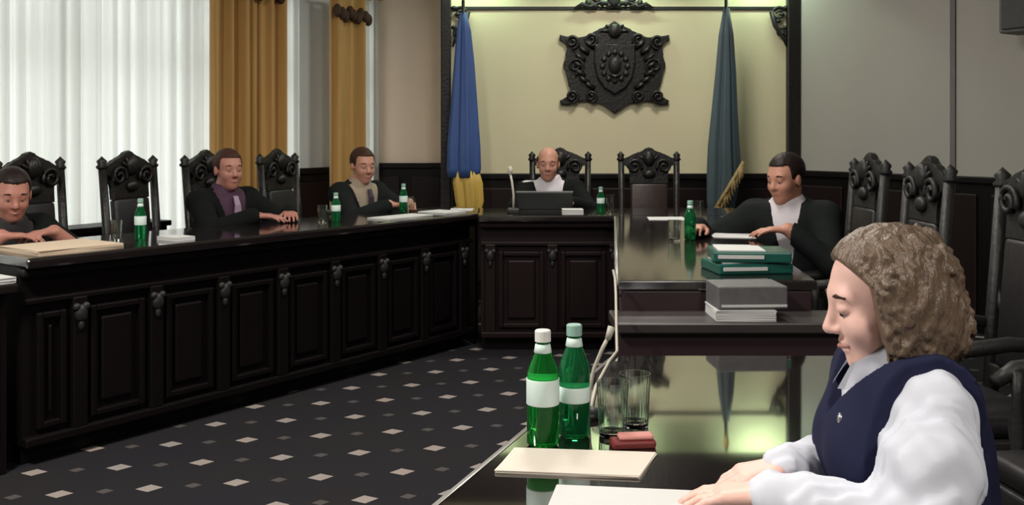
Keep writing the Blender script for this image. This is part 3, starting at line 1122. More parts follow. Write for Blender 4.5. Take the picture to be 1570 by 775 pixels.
def make_chair(wm, sm):
    t = bpy.data.objects.new('carved_chair', None)
    C.objects.link(t)
    bm = new_bm()
    add_box(bm, -0.22, 0.25, -0.23, 0.23, 0.41, 0.48, 0.025)
    obj('seat', bm, sm, t, True)
    bm = new_bm()
    add_box(bm, -0.24, 0.26, -0.245, 0.245, 0.34, 0.41, 0.008)
    obj('seat_rail', bm, wm, t)
    for sy in (-1, 1):
        bm = new_bm()
        add_lathe(bm, [(0.022, 0), (0.028, 0.03), (0.018, 0.06), (0.03, 0.15), (0.034, 0.25), (0.024, 0.3), (0.034, 0.345)], 10, 0.225, sy * 0.21, 0)
        obj('leg', bm, wm, t, True)
        bm = new_bm()
        add_tube(bm, [(-0.30, sy * 0.21, 0.0), (-0.235, sy * 0.21, 0.36)], [0.024, 0.03], 8)
        obj('leg', bm, wm, t, True)
        # back post with finial
        bm = new_bm()
        add_tube(bm, [(-0.235, sy * 0.21, 0.34), (-0.245, sy * 0.21, 0.7), (-0.285, sy * 0.215, 1.20)], [0.028, 0.026, 0.024], 8)
        add_lathe(bm, [(0.026, 0), (0.034, 0.012), (0.022, 0.026), (0.03, 0.045), (0.0, 0.075)], 10, -0.287, sy * 0.217, 1.195)
        obj('back_post', bm, wm, t, True)
        # arm
        bm = new_bm()
        add_tube(bm, [(-0.245, sy * 0.22, 0.70), (-0.05, sy * 0.245, 0.72), (0.13, sy * 0.25, 0.70), (0.19, sy * 0.25, 0.665)], [0.02, 0.024, 0.026, 0.02], 8)
        ar = obj('armrest', bm, wm, t, True)
        bm = new_bm()
        add_lathe(bm, [(0.022, 0), (0.016, 0.05), (0.026, 0.13), (0.016, 0.22), (0.022, 0.30)], 8, 0.13, sy * 0.235, 0.40)
        obj('arm_support', bm, wm, ar, True)
    bm = new_bm()
    add_tube(bm, [(0.225, -0.2, 0.12), (0.225, 0.2, 0.12)], 0.014, 8)
    obj('stretcher', bm, wm, t, True)
    # upholstered back, tilted
    tilt = Matrix.Rotation(-0.085, 3, 'Y')
    bm = new_bm()
    add_box(bm, -0.03, 0.025, -0.145, 0.145, 0.0, 0.46, 0.018)
    bmesh.ops.rotate(bm, verts=bm.verts[:], cent=(0, 0, 0), matrix=tilt)
    bmesh.ops.translate(bm, verts=bm.verts[:], vec=(-0.235, 0, 0.56))
    obj('back_pad', bm, sm, t, True)
    bm = new_bm()
    add_box(bm, -0.02, 0.02, -0.21, 0.21, 0.50, 0.56, 0.006)
    bmesh.ops.translate(bm, verts=bm.verts[:], vec=(-0.238, 0, 0))
    obj('lower_rail', bm, wm, t)
    # arched carved crest
    hp = [(0.0, 0.285), (0.03, 0.275), (0.05, 0.25), (0.09, 0.245), (0.12, 0.225), (0.155, 0.215), (0.185, 0.195), (0.215, 0.185), (0.225, 0.165),
          (0.22, 0.15), (0.172, 0.145), (0.148, 0.115), (0.14, 0.07), (0.148, 0.0)]
    ol = hp + [(-y, z) for y, z in hp[::-1][:-1]]
    bm = new_bm()
    add_prism(bm, [(y, z) for y, z in ol], -0.02, 0.02, 0.006)
    bmesh.ops.transform(bm, verts=bm.verts[:], matrix=Matrix(((0, 0, 1, 0), (1, 0, 0, 0), (0, 1, 0, 0), (0, 0, 0, 1))))
    bmesh.ops.rotate(bm, verts=bm.verts[:], cent=(0, 0, 0), matrix=tilt)
    bmesh.ops.translate(bm, verts=bm.verts[:], vec=(-0.275, 0, 1.015))
    cr = obj('crest_rail', bm, wm, t)
    bm = new_bm()
    for s in (-1, 1):
        pts_ = [(-0.25, y, z + 1.02) for y, _, z in spiral(s * 0.115, 0.13, 0.012, 0.06, 1.5, 0.4, s)]
        add_tube(bm, pts_, [0.012] * 27, 6)
    add_ball(bm, (-0.26, 0, 1.21), (0.03, 0.045, 0.06), 10)
    add_ball(bm, (-0.255, 0, 1.09), (0.025, 0.05, 0.035), 10)
    for k in range(5):
        a = PI * (0.15 + 0.175 * k)
        add_tube(bm, [(-0.262, 0.03 * math.cos(a), 1.20), (-0.262, 0.085 * math.cos(a), 1.205 + 0.06 * math.sin(a))], [0.012, 0.006], 6)
    obj('carving', bm, wm, cr, True)
    for s in (-1, 1):
        bm = new_bm()
        add_tube(bm, [(-0.262, s * 0.15, 0.72), (-0.262, s * 0.185, 0.78), (-0.265, s * 0.205, 0.86)], [0.012, 0.016, 0.008], 6)
        obj('side_bracket', bm, wm, t, True)
    return t


# (x, y, facing angle, label)
FR = math.atan2(-NV.y, -NV.x)           # left wing sitters look into the room


def chair_at(p):
    return (p[0], p[1])


chairs = []
spec = []
for t_, lb in ((2.30, 'tall dark carved chair at the left picture edge behind the seated person'),
               (1.71, 'empty tall carved chair against white sheer, between the two left sitters'),
               (1.16, 'tall carved chair just left of the purple-shirted man'),
               (0.58, 'empty tall carved chair between the purple-shirted and the beige-shirted man')):
    p = LW0 + U * t_ + NV * 0.98
    spec.append((p.x, p.y, FR + 0.30, lb, 0))
spec.append((0.372, 7.28, -PI / 2, 'tall carved chair behind the bald man in the middle', 1))
spec.append((1.06, 7.30, -PI / 2, 'empty brown carved chair between the bald man and teal flag', 1))
spec.append((1.54, 5.0, PI, 'tall carved chair behind the man in charcoal suit', 2))
spec.append((1.50, 4.2, PI - 0.02, 'empty carved chair next nearer after the charcoal-suited man, above the woman', 2))
spec.append((1.52, 3.35, PI + 0.05, 'empty carved chair at right picture edge right of the woman\'s hair', 2))
spec.append((1.62, 2.62, PI + 0.1, 'nearest carved chair cut off by the right picture edge', 2))
protos = [make_chair(carved, leather_dark), make_chair(carved, leather), make_chair(carved_grey, leather_dark)]
used = [False] * 3
for x, y, a, lb, k in spec:
    if not used[k]:
        o = protos[k]
        used[k] = True
    else:
        o = copy_tree(protos[k])
    o.location = (x, y, 0)
    o.rotation_euler = (0, 0, a)
    tag(o, lb, 'chair', 'tall carved chairs around the desks')

# low plain chairs
def low_chair(label, loc, rz):
    t = thing('low_armchair', label, 'chair', loc, rz)
    bm = new_bm()
    add_box(bm, -0.22, 0.24, -0.23, 0.23, 0.38, 0.46, 0.03)
    obj('seat', bm, leather_dark, t, True)
    bm = new_bm()
    add_box(bm, -0.27, -0.22, -0.21, 0.21, 0.44, 0.86, 0.022)
    obj('backrest', bm, leather_dark, t, True)
    for sx, sy in ((-1, -1), (-1, 1), (1, -1), (1, 1)):
        bm = new_bm()
        add_tube(bm, [(sx * 0.2, sy * 0.2, 0.0), (sx * 0.19, sy * 0.19, 0.39)], 0.018, 8)
        obj('leg', bm, dark_metal, t, True)
    return t


pm = LW0 + U * 0.09 + NV * 0.97
low_chair('low dark chair hidden behind the beige-shirted man', (pm.x, pm.y, 0), FR)

# ================================================================= people (front = +x, left = +y)


def rotm(yaw=0, pitch=0, roll=0):
    """pitch > 0 looks down"""
    R = Matrix.Rotation(yaw, 3, 'Z') @ Matrix.Rotation(pitch, 3, 'Y') @ Matrix.Rotation(roll, 3, 'X')
    return np.array(R)


def head_prims(c, R, s=1.0, female=False):
    c = v3(c)

    def P(x, y, z):
        return c + R @ (v3((x, y, z)) * s)

    def E(x, y, z, rx, ry, rz, k=0.02):
        return p_ell(P(x, y, z), v3((rx, ry, rz)) * s, R, k * s)
    j = 0.9 if female else 1.0
    pr = [E(-0.012, 0, 0.035, 0.098, 0.076, 0.085), E(0.03, 0, -0.025, 0.062, 0.060 * j, 0.085, 0.03),
          E(0.035, 0, -0.078, 0.048, 0.046 * j, 0.032, 0.03), E(0.066, 0, -0.100, 0.02, 0.022, 0.018, 0.025),
          E(0.074, 0, 0.026, 0.018, 0.048, 0.014, 0.02)]
    for sy in (-1, 1):
        pr.append(E(0.058, sy * 0.036, -0.032, 0.028, 0.024, 0.026, 0.025))
    for sy in (-1, 1):
        pr.append(p_sub(E(0.098, sy * 0.031, 0.002, 0.016, 0.017, 0.011, 0.012)))
    for sy in (-1, 1):
        pr.append(E(0.0795, sy * 0.031, 0.007, 0.0140, 0.0165, 0.0085 if not female else 0.0115, 0.004))
    pr.append(p_cone(P(0.086, 0, 0.012), P(0.108, 0, -0.028), 0.008 * s, 0.012 * s, 0.014 * s))
    for sy in (-1, 1):
        pr.append(E(0.096, sy * 0.012, -0.033, 0.011, 0.008, 0.008, 0.008))
        pr.append(E(-0.004, sy * 0.077, -0.008, 0.018, 0.010, 0.032, 0.008))
    pr.append(E(0.086, 0, -0.058, 0.012, 0.024, 0.0065, 0.006))
    pr.append(E(0.084, 0, -0.071, 0.012, 0.021, 0.0075, 0.006))
    return pr


def face_bits(parent_body, c, R, brow_m, s=1.0):
    c = v3(c)

    def P(x, y, z):
        return Vector(c + R @ (v3((x, y, z)) * s))
    for sy in (-1, 1):
        bm = new_bm()
        add_ball(bm, P(0.078, sy * 0.031, 0.002), 0.0118 * s, 12)
        obj('eye', bm, eye_white, parent_body, True)
        bm = new_bm()
        add_ball(bm, P(0.0855, sy * 0.031, -0.003), 0.0052 * s, 10)
        obj('iris', bm, eye_iris, parent_body, True)
        bm = new_bm()
        add_tube(bm, [P(0.091, sy * 0.014, 0.027), P(0.090, sy * 0.032, 0.031), P(0.078, sy * 0.050, 0.026)], [0.003 * s, 0.004 * s, 0.002 * s], 6)
        obj('eyebrow', bm, brow_m, parent_body, True)
    bm = new_bm()
    add_tube(bm, [P(0.087, 0.024, -0.0645), P(0.0985, 0.0, -0.0645), P(0.087, -0.024, -0.0645)], [0.002 * s, 0.004 * s, 0.002 * s], 6)
    obj('lips', bm, lip_mat, parent_body, True)


def hand_prims(w, d, n, thumb_side, s=1.0, curl=0.35, k=0.008):
    """w wrist, d pointing direction, n palm normal (towards what is touched), thumb_side = +1/-1 along d x n"""
    w, d, n = v3(w), v3(d), v3(n)
    d = d / np.linalg.norm(d)
    n = n - d * (n @ d)
    n = n / np.linalg.norm(n)
    sd = np.cross(d, n) * thumb_side
    pr = []
    lens = (0.040, 0.045, 0.042, 0.033)
    for i, off in enumerate((0.030, 0.010, -0.010, -0.029)):
        kn = w + d * (0.088 - 0.006 * abs(i - 1)) * s + sd * off * s
        pr.append(p_cone(w + sd * off * 0.55 * s + d * 0.01 * s, kn, 0.014 * s, 0.0115 * s, 0.014))
        p0 = kn
        ang = curl * (0.5 + 0.12 * i)
        for j, f in enumerate((1.0, 0.62, 0.5)):
            dd = d * math.cos(ang) + n * math.sin(ang) + sd * 0.04 * (1.5 - i)
            p1 = p0 + dd * lens[i] * f * s
            r = (0.0092, 0.0082, 0.0073, 0.0066)
            pr.append(p_cone(p0, p1, r[j] * s, r[j + 1] * s, 0.003))
            p0 = p1
            ang += curl * 0.85
    t0 = w + d * 0.025 * s + sd * 0.026 * s
    t1 = t0 + (d * 0.035 + sd * 0.026 + n * 0.012) * s
    t2 = t1 + (d * 0.032 + sd * 0.006 + n * 0.008) * s
    t3 = t2 + (d * 0.024 - sd * 0.004 + n * 0.006) * s
    pr += [p_cone(t0, t1, 0.015 * s, 0.0115 * s, 0.012), p_cone(t1, t2, 0.0105 * s, 0.0095 * s, 0.004), p_cone(t2, t3, 0.0095 * s, 0.0075 * s, 0.004)]
    return pr


def elbow_ik(sh, wr, pole, l1, l2):
    sh, wr, pole = v3(sh), v3(wr), v3(pole)
    dv = wr - sh
    L = np.linalg.norm(dv)
    L2 = min(L, (l1 + l2) * 0.999)
    u = dv / L
    a = (l1 * l1 - l2 * l2 + L2 * L2) / (2 * L2)
    hh = math.sqrt(max(l1 * l1 - a * a, 0.0))
    q = pole - u * (pole @ u)
    q = q / np.linalg.norm(q)
    return sh + u * a + q * hh


def seated_man(label, loc, rz, lean=0.1, side=0.0, yaw=0.0, pitch=0.1, hands=None, suit=None, shirt=None, tie=None, skin_m=None,
               hair_m=None, bald=False, h=0.010, up=0.0, vs=0.30):
    t = thing('person', label, 'person', loc, rz)
    sl_, cl = math.sin(lean), math.cos(lean)

    def T(f, l, z):                       # torso point, z above the hips
        return v3((f * cl + z * sl_, l + z * side, 0.55 + z * cl - f * sl_ + up))
    Rt = rotm(0, lean, -side)
    hips = T(0, 0, 0)
    belly = T(0.015, 0, 0.17)
    chest = T(0.0, 0, 0.34)
    neck = T(-0.005, 0, 0.50)
    shl = [T(0, s * 0.175, 0.445) for s in (1, -1)]
    Rh = rotm(yaw, pitch, 0)
    hc = neck + v3((0.035 + 0.3 * sl_ * 0.1, side * 0.1, 0.135))
    torso = [p_ell(hips, (0.13, 0.17, 0.12), Rt, 0.05), p_ell(belly, (0.125, 0.155, 0.15), Rt, 0.06), p_ell(chest, (0.12, 0.17, 0.17), Rt, 0.06),
             p_cone(shl[0], shl[1], 0.06, 0.06, 0.05), p_cone(T(-0.01, 0, 0.44), T(0, 0, 0.50), 0.085, 0.06, 0.05)]
    if hands is None:
        hands = ((0.42, 0.14, 0.925), (0.42, -0.14, 0.925))
    arms, armsk, hnd = [], [], []
    for i, s in enumerate((1, -1)):
        w = v3(hands[i])
        e = elbow_ik(shl[i], w, (-0.3, s * 0.8, -0.6), 0.29, 0.26)
        L = w - shl[i]
        arms += [p_cone(shl[i], e, 0.054, 0.044, 0.03), p_cone(e, w, 0.043, 0.031, 0.02)]
        dv = (w - e) / np.linalg.norm(w - e)
        d = v3((dv[0], dv[1], min(dv[2], 0.0) * 0.3))
        hnd += [p_cone(e, w, 0.036, 0.026, 0.02)] + hand_prims(w, d, (0, 0, -1), -s if True else s, 1.05, 0.3, 0.008)
    legs, shoes = [], []
    for s in (1, -1):
        hp = v3((0.0, s * 0.09, 0.54 + up))
        kn = v3((0.40, s * 0.12, 0.53 + up))
        an = v3((0.36, s * 0.12, 0.09))
        legs += [p_cone(hp, kn, 0.085, 0.062, 0.04), p_cone(kn, an, 0.058, 0.042, 0.03)]
        shoes += [p_cone(an + v3((-0.03, 0, -0.045)), an + v3((0.16, s * 0.02, -0.05)), 0.04, 0.036, 0.02)]
    head = head_prims(hc, Rh)
    neckp = [p_cone(neck + v3((0, 0, -0.04)), hc + Rh @ v3((-0.025, 0, -0.06)), 0.060, 0.054, 0.03)]
    body = sdf_obj('body', torso + neckp + head + arms + hnd + legs, h * 0.8, skin_m, t)
    face_bits(body, hc, Rh, hair_m)
    # hair
    cr = p_ell(hc + Rh @ v3((-0.016, 0, 0.038)), (0.106, 0.083, 0.092), Rh, 0.01)
    Ri = Rh.T

    def loc_(X, Y, Z):
        dx, dy, dz = X - hc[0], Y - hc[1], Z - hc[2]
        return [Ri[i, 0] * dx + Ri[i, 1] * dy + Ri[i, 2] * dz for i in range(3)]

    def hairline(X, Y, Z):
        x, y, z = loc_(X, Y, Z)
        a = np.minimum(x - 0.035, 0.075 - z)              # face opening
        b_ = np.maximum(-0.02 - z + 0.25 * np.minimum(x + 0.02, 0) * -1.0 * -1.0, -0.065 - z)
        r_ = np.maximum(a, b_)
        if bald:
            r_ = np.maximum(r_, z - 0.055)
            r_ = np.maximum(r_, x - 0.02)
        return r_
    sdf_obj('hair', [cr], h * 0.7, hair_m, t, cuts=[hairline])
    # clothes
    zin = Rt.T

    def tl_(X, Y, Z):
        dx, dy, dz = X - hips[0], Y - hips[1], Z - hips[2]
        return [zin[i, 0] * dx + zin[i, 1] * dy + zin[i, 2] * dz for i in range(3)]

    def vcut(X, Y, Z):                     # > 0 inside the V opening of the jacket
        x, y, z = tl_(X, Y, Z)
        return np.minimum(np.minimum((z - 0.14) * vs - np.abs(y), x - 0.02), 0.6 - z)

    def collar_cut(X, Y, Z):
        x, y, z = tl_(X, Y, Z)
        return z - 0.525 - 0.25 * np.minimum(x, 0.0) * -1.0
    sdf_obj('jacket', torso + arms, h, suit, t, inflate=0.018, cuts=[vcut, collar_cut])
    sdf_obj('shirt', torso[1:] + [p_cone(neck + v3((0, 0, -0.02)), neck + v3((0.012, 0, 0.045)), 0.066, 0.062, 0.03)], h, shirt, t, inflate=0.008,
            cuts=[lambda X, Y, Z: tl_(X, Y, Z)[2] - 0.55])
    sdf_obj('trousers', [torso[0]] + legs, h * 1.4, suit, t, inflate=0.014)
    for q in shoes:
        sdf_obj('shoe', [q], h, leather_dark, t)
    if tie is not None:
        pts_ = []
        for z, x in ((0.49, 0.10), (0.44, 0.128), (0.36, 0.140), (0.26, 0.146), (0.16, 0.150)):
            pts_.append((x, z))
        bm = new_bm()
        rows = []
        for i, (x, z) in enumerate(pts_):
            wv = (0.016, 0.020, 0.028, 0.034, 0.038)[i]
            rows.append([bm.verts.new(Vector(T(x + dx, l, z))) for l, dx in ((wv, 0), (-wv, 0), (-wv, 0.008), (wv, 0.008))])
        for a_, b_ in zip(rows, rows[1:]):
            for k in range(4):
                bm.faces.new((a_[k], a_[(k + 1) % 4], b_[(k + 1) % 4], b_[k]))
        bm.faces.new(rows[0])
        bm.faces.new(rows[-1][::-1])
        obj('tie', bm, tie, t)
    return t


def lw_man(t_, o, **kw):
    p = LW0 + U * t_ + NV * o
    return seated_man(loc=(p.x, p.y, 0), rz=FR + kw.pop('turn', 0.0), **kw)


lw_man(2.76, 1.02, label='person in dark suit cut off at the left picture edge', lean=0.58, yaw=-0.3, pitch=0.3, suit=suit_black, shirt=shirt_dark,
       skin_m=skin_ruddy_shaded, hair_m=hair_dark, hands=((0.48, 0.12, 0.925), (0.5, -0.14, 0.925)))
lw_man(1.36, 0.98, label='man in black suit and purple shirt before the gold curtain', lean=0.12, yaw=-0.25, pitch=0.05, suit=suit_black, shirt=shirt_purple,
       tie=tie_lilac, skin_m=skin_ruddy_shaded, hair_m=hair_brown, hands=((0.46, 0.16, 0.925), (0.46, -0.10, 0.925)))
lw_man(0.23, 0.99, label='man in dark jacket and beige shirt seated near the far corner', lean=0.16, yaw=-0.35, pitch=0.15, suit=suit_charcoal, shirt=shirt_beige, vs=0.36,
       tie=tie_dark, skin_m=skin_ruddy, hair_m=hair_brown, hands=((0.46, 0.10, 0.925), (0.46, -0.10, 0.925)))
seated_man(label='bald man in dark suit behind the open laptop', loc=(0.335, 7.24, 0), rz=-PI / 2 - 0.12, lean=0.12, side=-0.10, yaw=0.05, pitch=0.1,
           suit=suit_black, shirt=shirt_white, tie=None, skin_m=skin_ruddy, hair_m=hair_brown, bald=True,
           hands=((0.50, 0.14, 0.925), (0.50, -0.14, 0.925)))
seated_man(label='dark-haired man in charcoal suit leaning over the right wing desk', loc=(1.475, 5.05, 0), rz=PI + 1.1, lean=0.24, side=-0.05, yaw=-0.5, pitch=0.2, vs=0.2,
           suit=suit_charcoal, shirt=shirt_white, tie=None, skin_m=skin_ruddy, hair_m=hair_dark,
           hands=((0.34, 0.02, 0.93), (0.36, -0.42, 0.93)))

# ----------------------------------------------------------------- the woman in the foreground
WL = Vector((0.70, 1.72))
wyaw = PI - 0.10                             # looks to the left of the picture and slightly away
wm = thing('person', 'woman with light brown bob, white blouse and navy vest at the foreground table', 'person', (WL.x, WL.y, 0), wyaw)
Wi = Matrix.Rotation(-wyaw, 3, 'Z')


def wl(x, y, z):                             # world -> her local frame
    q = Wi @ Vector((x - WL.x, y - WL.y, 0))
    return v3((q.x, q.y, z))


w_hips = wl(0.79, 1.71, 0.50)
w_waist = wl(0.725, 1.71, 0.68)
w_chest = wl(0.690, 1.71, 0.850)
w_neck = wl(0.695, 1.715, 0.985)
w_sh = [wl(0.685, 1.575, 0.950), wl(0.675, 1.855, 0.950)]
w_el = [wl(0.625, 1.490, 0.770), wl(0.700, 1.890, 0.740)]
w_wr = [wl(0.425, 1.610, 0.790), wl(0.485, 1.745, 0.790)]
hc = wl(0.655, 1.72, 1.095)
Rh = rotm(0.02, 0.24, 0.0)
Rw = rotm(0, 0.25, 0)
w_torso = [p_ell(w_hips, (0.125, 0.165, 0.12), Rw, 0.05), p_ell(w_waist, (0.10, 0.13, 0.14), Rw, 0.06), p_ell(w_chest, (0.108, 0.142, 0.14), Rw, 0.06),
           p_ell(w_chest + v3((0.065, 0.055, -0.02)), (0.055, 0.06, 0.06), None, 0.04), p_ell(w_chest + v3((0.065, -0.055, -0.02)), (0.055, 0.06, 0.06), None, 0.04),
           p_cone(w_sh[0], w_sh[1], 0.046, 0.046, 0.05)]
w_armp = []
for i in (0, 1):
    w_armp += [p_cone(w_sh[i] + v3((0, 0, -0.01)), w_el[i], 0.034, 0.034, 0.02), p_cone(w_el[i], w_wr[i], 0.034, 0.024, 0.02)]
w_hand = []
hd = [wl(0.320, 1.655, 0) - wl(0.425, 1.610, 0), wl(0.380, 1.725, 0) - wl(0.485, 1.745, 0)]
w_hand += hand_prims(w_wr[0], (hd[0][0], hd[0][1], -0.012), (0, 0, -1), -1, 0.95, 0.30, 0.008)
w_hand += hand_prims(w_wr[1], (hd[1][0], hd[1][1], -0.012), (0, 0, -1), 1, 0.95, 0.45, 0.008)
w_legs = []
for s in (1, -1):
    hp = w_hips + v3((0, s * 0.085, -0.01))
    kn = v3((0.30, s * 0.10, 0.50))
    an = v3((0.26, s * 0.10, 0.09))
    w_legs += [p_cone(hp, kn, 0.085, 0.06, 0.04), p_cone(kn, an, 0.055, 0.036, 0.03)]
w_neckp = [p_cone(w_neck + v3((-0.01, 0, -0.05)), hc + Rh @ v3((-0.02, 0, -0.065)), 0.052, 0.047, 0.03)]
wb_ = sdf_obj('body', w_torso[:-1] + [p_cone(w_sh[0], w_sh[1], 0.034, 0.034, 0.05)] + w_neckp + head_prims(hc, Rh, 0.97, True) + w_armp + w_hand + w_legs, 0.0045, skin, wm)
face_bits(wb_, hc, Rh, hair_brown, 0.97)
for i in (0, 1):
    pass
# hair: chin-length wavy bob
Ri = Rh.T


def hl(X, Y, Z):
    dx, dy, dz = X - hc[0], Y - hc[1], Z - hc[2]
    return [Ri[i, 0] * dx + Ri[i, 1] * dy + Ri[i, 2] * dz for i in range(3)]


def HP(x, y, z):
    return hc + Rh @ v3((x, y, z))


hair = [p_ell(HP(-0.014, 0, 0.043), (0.104, 0.096, 0.088), Rh, 0.03), p_ell(HP(-0.045, 0, -0.02), (0.075, 0.098, 0.088), Rh, 0.05),
        p_ell(HP(-0.02, 0.068, -0.04), (0.056, 0.036, 0.080), Rh, 0.04), p_ell(HP(-0.02, -0.068, -0.04), (0.056, 0.036, 0.080), Rh, 0.04),
        p_ell(HP(-0.055, 0.03, -0.075), (0.048, 0.056, 0.045), Rh, 0.04), p_ell(HP(-0.055, -0.03, -0.075), (0.048, 0.056, 0.045), Rh, 0.04)]
rr = random.Random(5)
for k in range(150):                         # loose wavy locks
    a = rr.uniform(0.24 * PI, 1.76 * PI)
    zt = rr.uniform(-0.04, 0.115)
    ln = rr.uniform(0.05, 0.10)
    ph_ = rr.uniform(0, 6.28)
    fr_ = rr.uniform(1.2, 2.2)
    off = rr.uniform(-0.004, 0.004)
    pts_ = []
    for j in range(7):
        f = j / 6
        z = max(zt - f * ln, -0.118)
        e = max(0.15, 1 - ((z - 0.02) / 0.118) ** 2) ** 0.5 if z > 0.02 else 1.0 - 1.6 * max(0, -0.06 - z)
        wob = 0.006 * math.sin(ph_ + j * fr_)
        aw = a + 0.10 * math.sin(ph_ + 0.8 * j)
        pts_.append(HP((0.102 + off + wob) * e * math.cos(aw) - 0.020, (0.098 + off + wob) * e * math.sin(aw), z))
    r_ = rr.uniform(0.0045, 0.0075)
    for p0, p1 in zip(pts_, pts_[1:]):
        hair.append(p_cone(p0, p1, r_, r_, 0.004))


def hair_cut(X, Y, Z):
    x, y, z = hl(X, Y, Z)
    line = x - np.where(z > 0.04, 0.036 + 0.62 * (z - 0.04), 0.036 - 0.02 * z)
    face = np.minimum(line, 0.100 - z)
    return np.maximum(face, -0.124 - z)


def hair_wave(X, Y, Z):
    return 0.0018 * np.sin(160 * X + 60 * Z) * np.sin(150 * Y + 70 * Z + 1.0)


sdf_obj('hair', hair, 0.0032, hair_light, wm, cuts=[hair_cut], displace=hair_wave)
# blouse: puffed sleeves, collar, cuffs
sleeves = []
for i in (0, 1):
    sgn = 1 if i == 0 else -1
    mid = (w_sh[i] + w_el[i]) / 2
    sleeves += [p_cone(w_sh[i] + v3((0, 0, -0.022)), mid, 0.050, 0.068, 0.03), p_cone(mid, w_el[i], 0.070, 0.062, 0.03),
                p_cone(w_el[i], (w_el[i] + w_wr[i] * 2) / 3, 0.058, 0.045, 0.03),
                p_cone((w_el[i] + w_wr[i] * 2) / 3, w_el[i] + (w_wr[i] - w_el[i]) * 0.86, 0.045, 0.036, 0.02),
                p_cone(w_el[i] + (w_wr[i] - w_el[i]) * 0.86, w_el[i] + (w_wr[i] - w_el[i]) * 0.99, 0.034, 0.034, 0.01)]


def blouse_fold(X, Y, Z):
    return 0.003 * np.sin(60 * Z + 45 * X + 12 * np.sin(30 * Y)) + 0.0018 * np.sin(120 * X - 70 * Z)


sdf_obj('blouse', w_torso[1:] + sleeves, 0.006, blouse_white, wm, inflate=0.004, displace=blouse_fold,
        cuts=[lambda X, Y, Z: 0.756 - Z + 0.0 * X - np.where((X > 0.07), 0.0, 0.4) + 0.0 * Y])
# collar
bm = new_bm()
nk = w_neck
ring0, ring1, ring2 = [], [], []
nseg = 28
for k in range(nseg + 1):
    a = 0.20 + (2 * PI - 0.40) * k / nseg
    fwd = math.cos(a)
    ring0.append(bm.verts.new(Vector(nk + v3((0.058 * math.cos(a) + 0.022, 0.060 * math.sin(a), 0.008 - 0.012 * fwd)))))
    ring1.append(bm.verts.new(Vector(nk + v3((0.060 * math.cos(a) + 0.026, 0.062 * math.sin(a), 0.050 - 0.024 * fwd)))))
    out = 1.0 + 0.18 * max(fwd, 0)
    ring2.append(bm.verts.new(Vector(nk + v3((0.088 * out * math.cos(a) + 0.024, 0.092 * math.sin(a), 0.004 - 0.050 * max(fwd, 0))))))
for k in range(nseg):
    bm.faces.new((ring0[k], ring0[k + 1], ring1[k + 1], ring1[k]))
    bm.faces.new((ring1[k], ring1[k + 1], ring2[k + 1], ring2[k]))
bmesh.ops.solidify(bm, geom=bm.faces[:], thickness=0.004)
obj('collar', bm, blouse_white, wm, True)
Rwi = Rw.T


def wt(X, Y, Z):
    c = w_chest
    dx, dy, dz = X - c[0], Y - c[1], Z - c[2]
    return [Rwi[i, 0] * dx + Rwi[i, 1] * dy + Rwi[i, 2] * dz for i in range(3)]


def vest_arm(X, Y, Z):
    x, y, z = wt(X, Y, Z)
    return np.abs(y) - 0.122 - 0.10 * np.clip(-0.05 - z, 0, 0.5) - 0.35 * np.clip(np.abs(x) - 0.07, 0, 0.2)


def vest_v(X, Y, Z):
    x, y, z = wt(X, Y, Z)
    a = np.minimum((z - 0.070) * 0.95 - np.abs(y), x - 0.0)
    b = z - 0.165
    return np.maximum(a, b)


sdf_obj('vest', w_torso, 0.005, vest_navy, wm, inflate=0.027, cuts=[vest_arm, vest_v])
bm = new_bm()
add_ball(bm, Vector(w_chest + v3((0.128, 0.065, 0.05))), (0.006, 0.009, 0.012), 10)
obj('brooch', bm, mat('silver_pin', (0.6, 0.6, 0.62), 0.3, metal=1.0), wm, True)
sdf_obj('skirt', [w_torso[0]] + w_legs[0::2], 0.009, vest_navy, wm, inflate=0.012)
for s in (1, -1):
    sdf_obj('shoe', [p_cone((0.23, s * 0.10, 0.045), (0.40, s * 0.10, 0.035), 0.036, 0.03, 0.01)], 0.008, leather_dark, wm)
low_chair('low dark chair under the woman in the navy vest', (0.83, 1.705, -0.02), wyaw)

# ================================================================= things on the tables


def bottle(label, loc, glass, cap, h=0.235, r=0.033, lab=(0.085, 0.145)):
    t = thing('water_bottle', label, 'bottle', loc, random.uniform(0, 6))
    k = h / 0.235
    prof = [(0.0, 0.004), (r * 0.8, 0.0), (r, 0.006), (r, 0.135 * k), (r * 0.92, 0.155 * k), (r * 0.55, 0.185 * k), (r * 0.42, 0.205 * k), (r * 0.42, 0.218 * k), (0, 0.218 * k)]
    bm = new_bm()
    add_lathe(bm, prof, 24)
    obj('glass', bm, glass, t, True)
    bm = new_bm()
    add_lathe(bm, [(0, 0.212 * k), (r * 0.5, 0.212 * k), (r * 0.5, h - 0.002), (r * 0.44, h), (0, h)], 18)
    obj('cap', bm, cap, t, False)
    if lab:
        bm = new_bm()
        add_lathe(bm, [(r + 0.0005, lab[0] * k), (r + 0.001, lab[0] * k + 0.001), (r + 0.001, lab[1] * k - 0.009), (r * 0.99 + 0.001, lab[1] * k - 0.008), ], 24)
        obj('label', bm, label_mint, t, True)
    bm = new_bm()
    add_lathe(bm, [(r * 0.44, 0.188 * k), (r * 0.56, 0.190 * k), (r * 0.47, 0.206 * k), (r * 0.43, 0.207 * k)], 18)
    obj('neck_label', bm, label_mint, t, True)
    return t


def tumbler(label, loc, h=0.12, r=0.034, group=None):
    t = tag(obj('tumbler', add_lathe(new_bm(), [(0, 0.0), (r * 0.8, 0.0), (r * 0.84, 0.004), (r, h), (r - 0.002, h), (r * 0.8 - 0.001, 0.012), (0, 0.011)], 24),
                clear_glass, None, False, loc), label, 'glass', group)
    return t


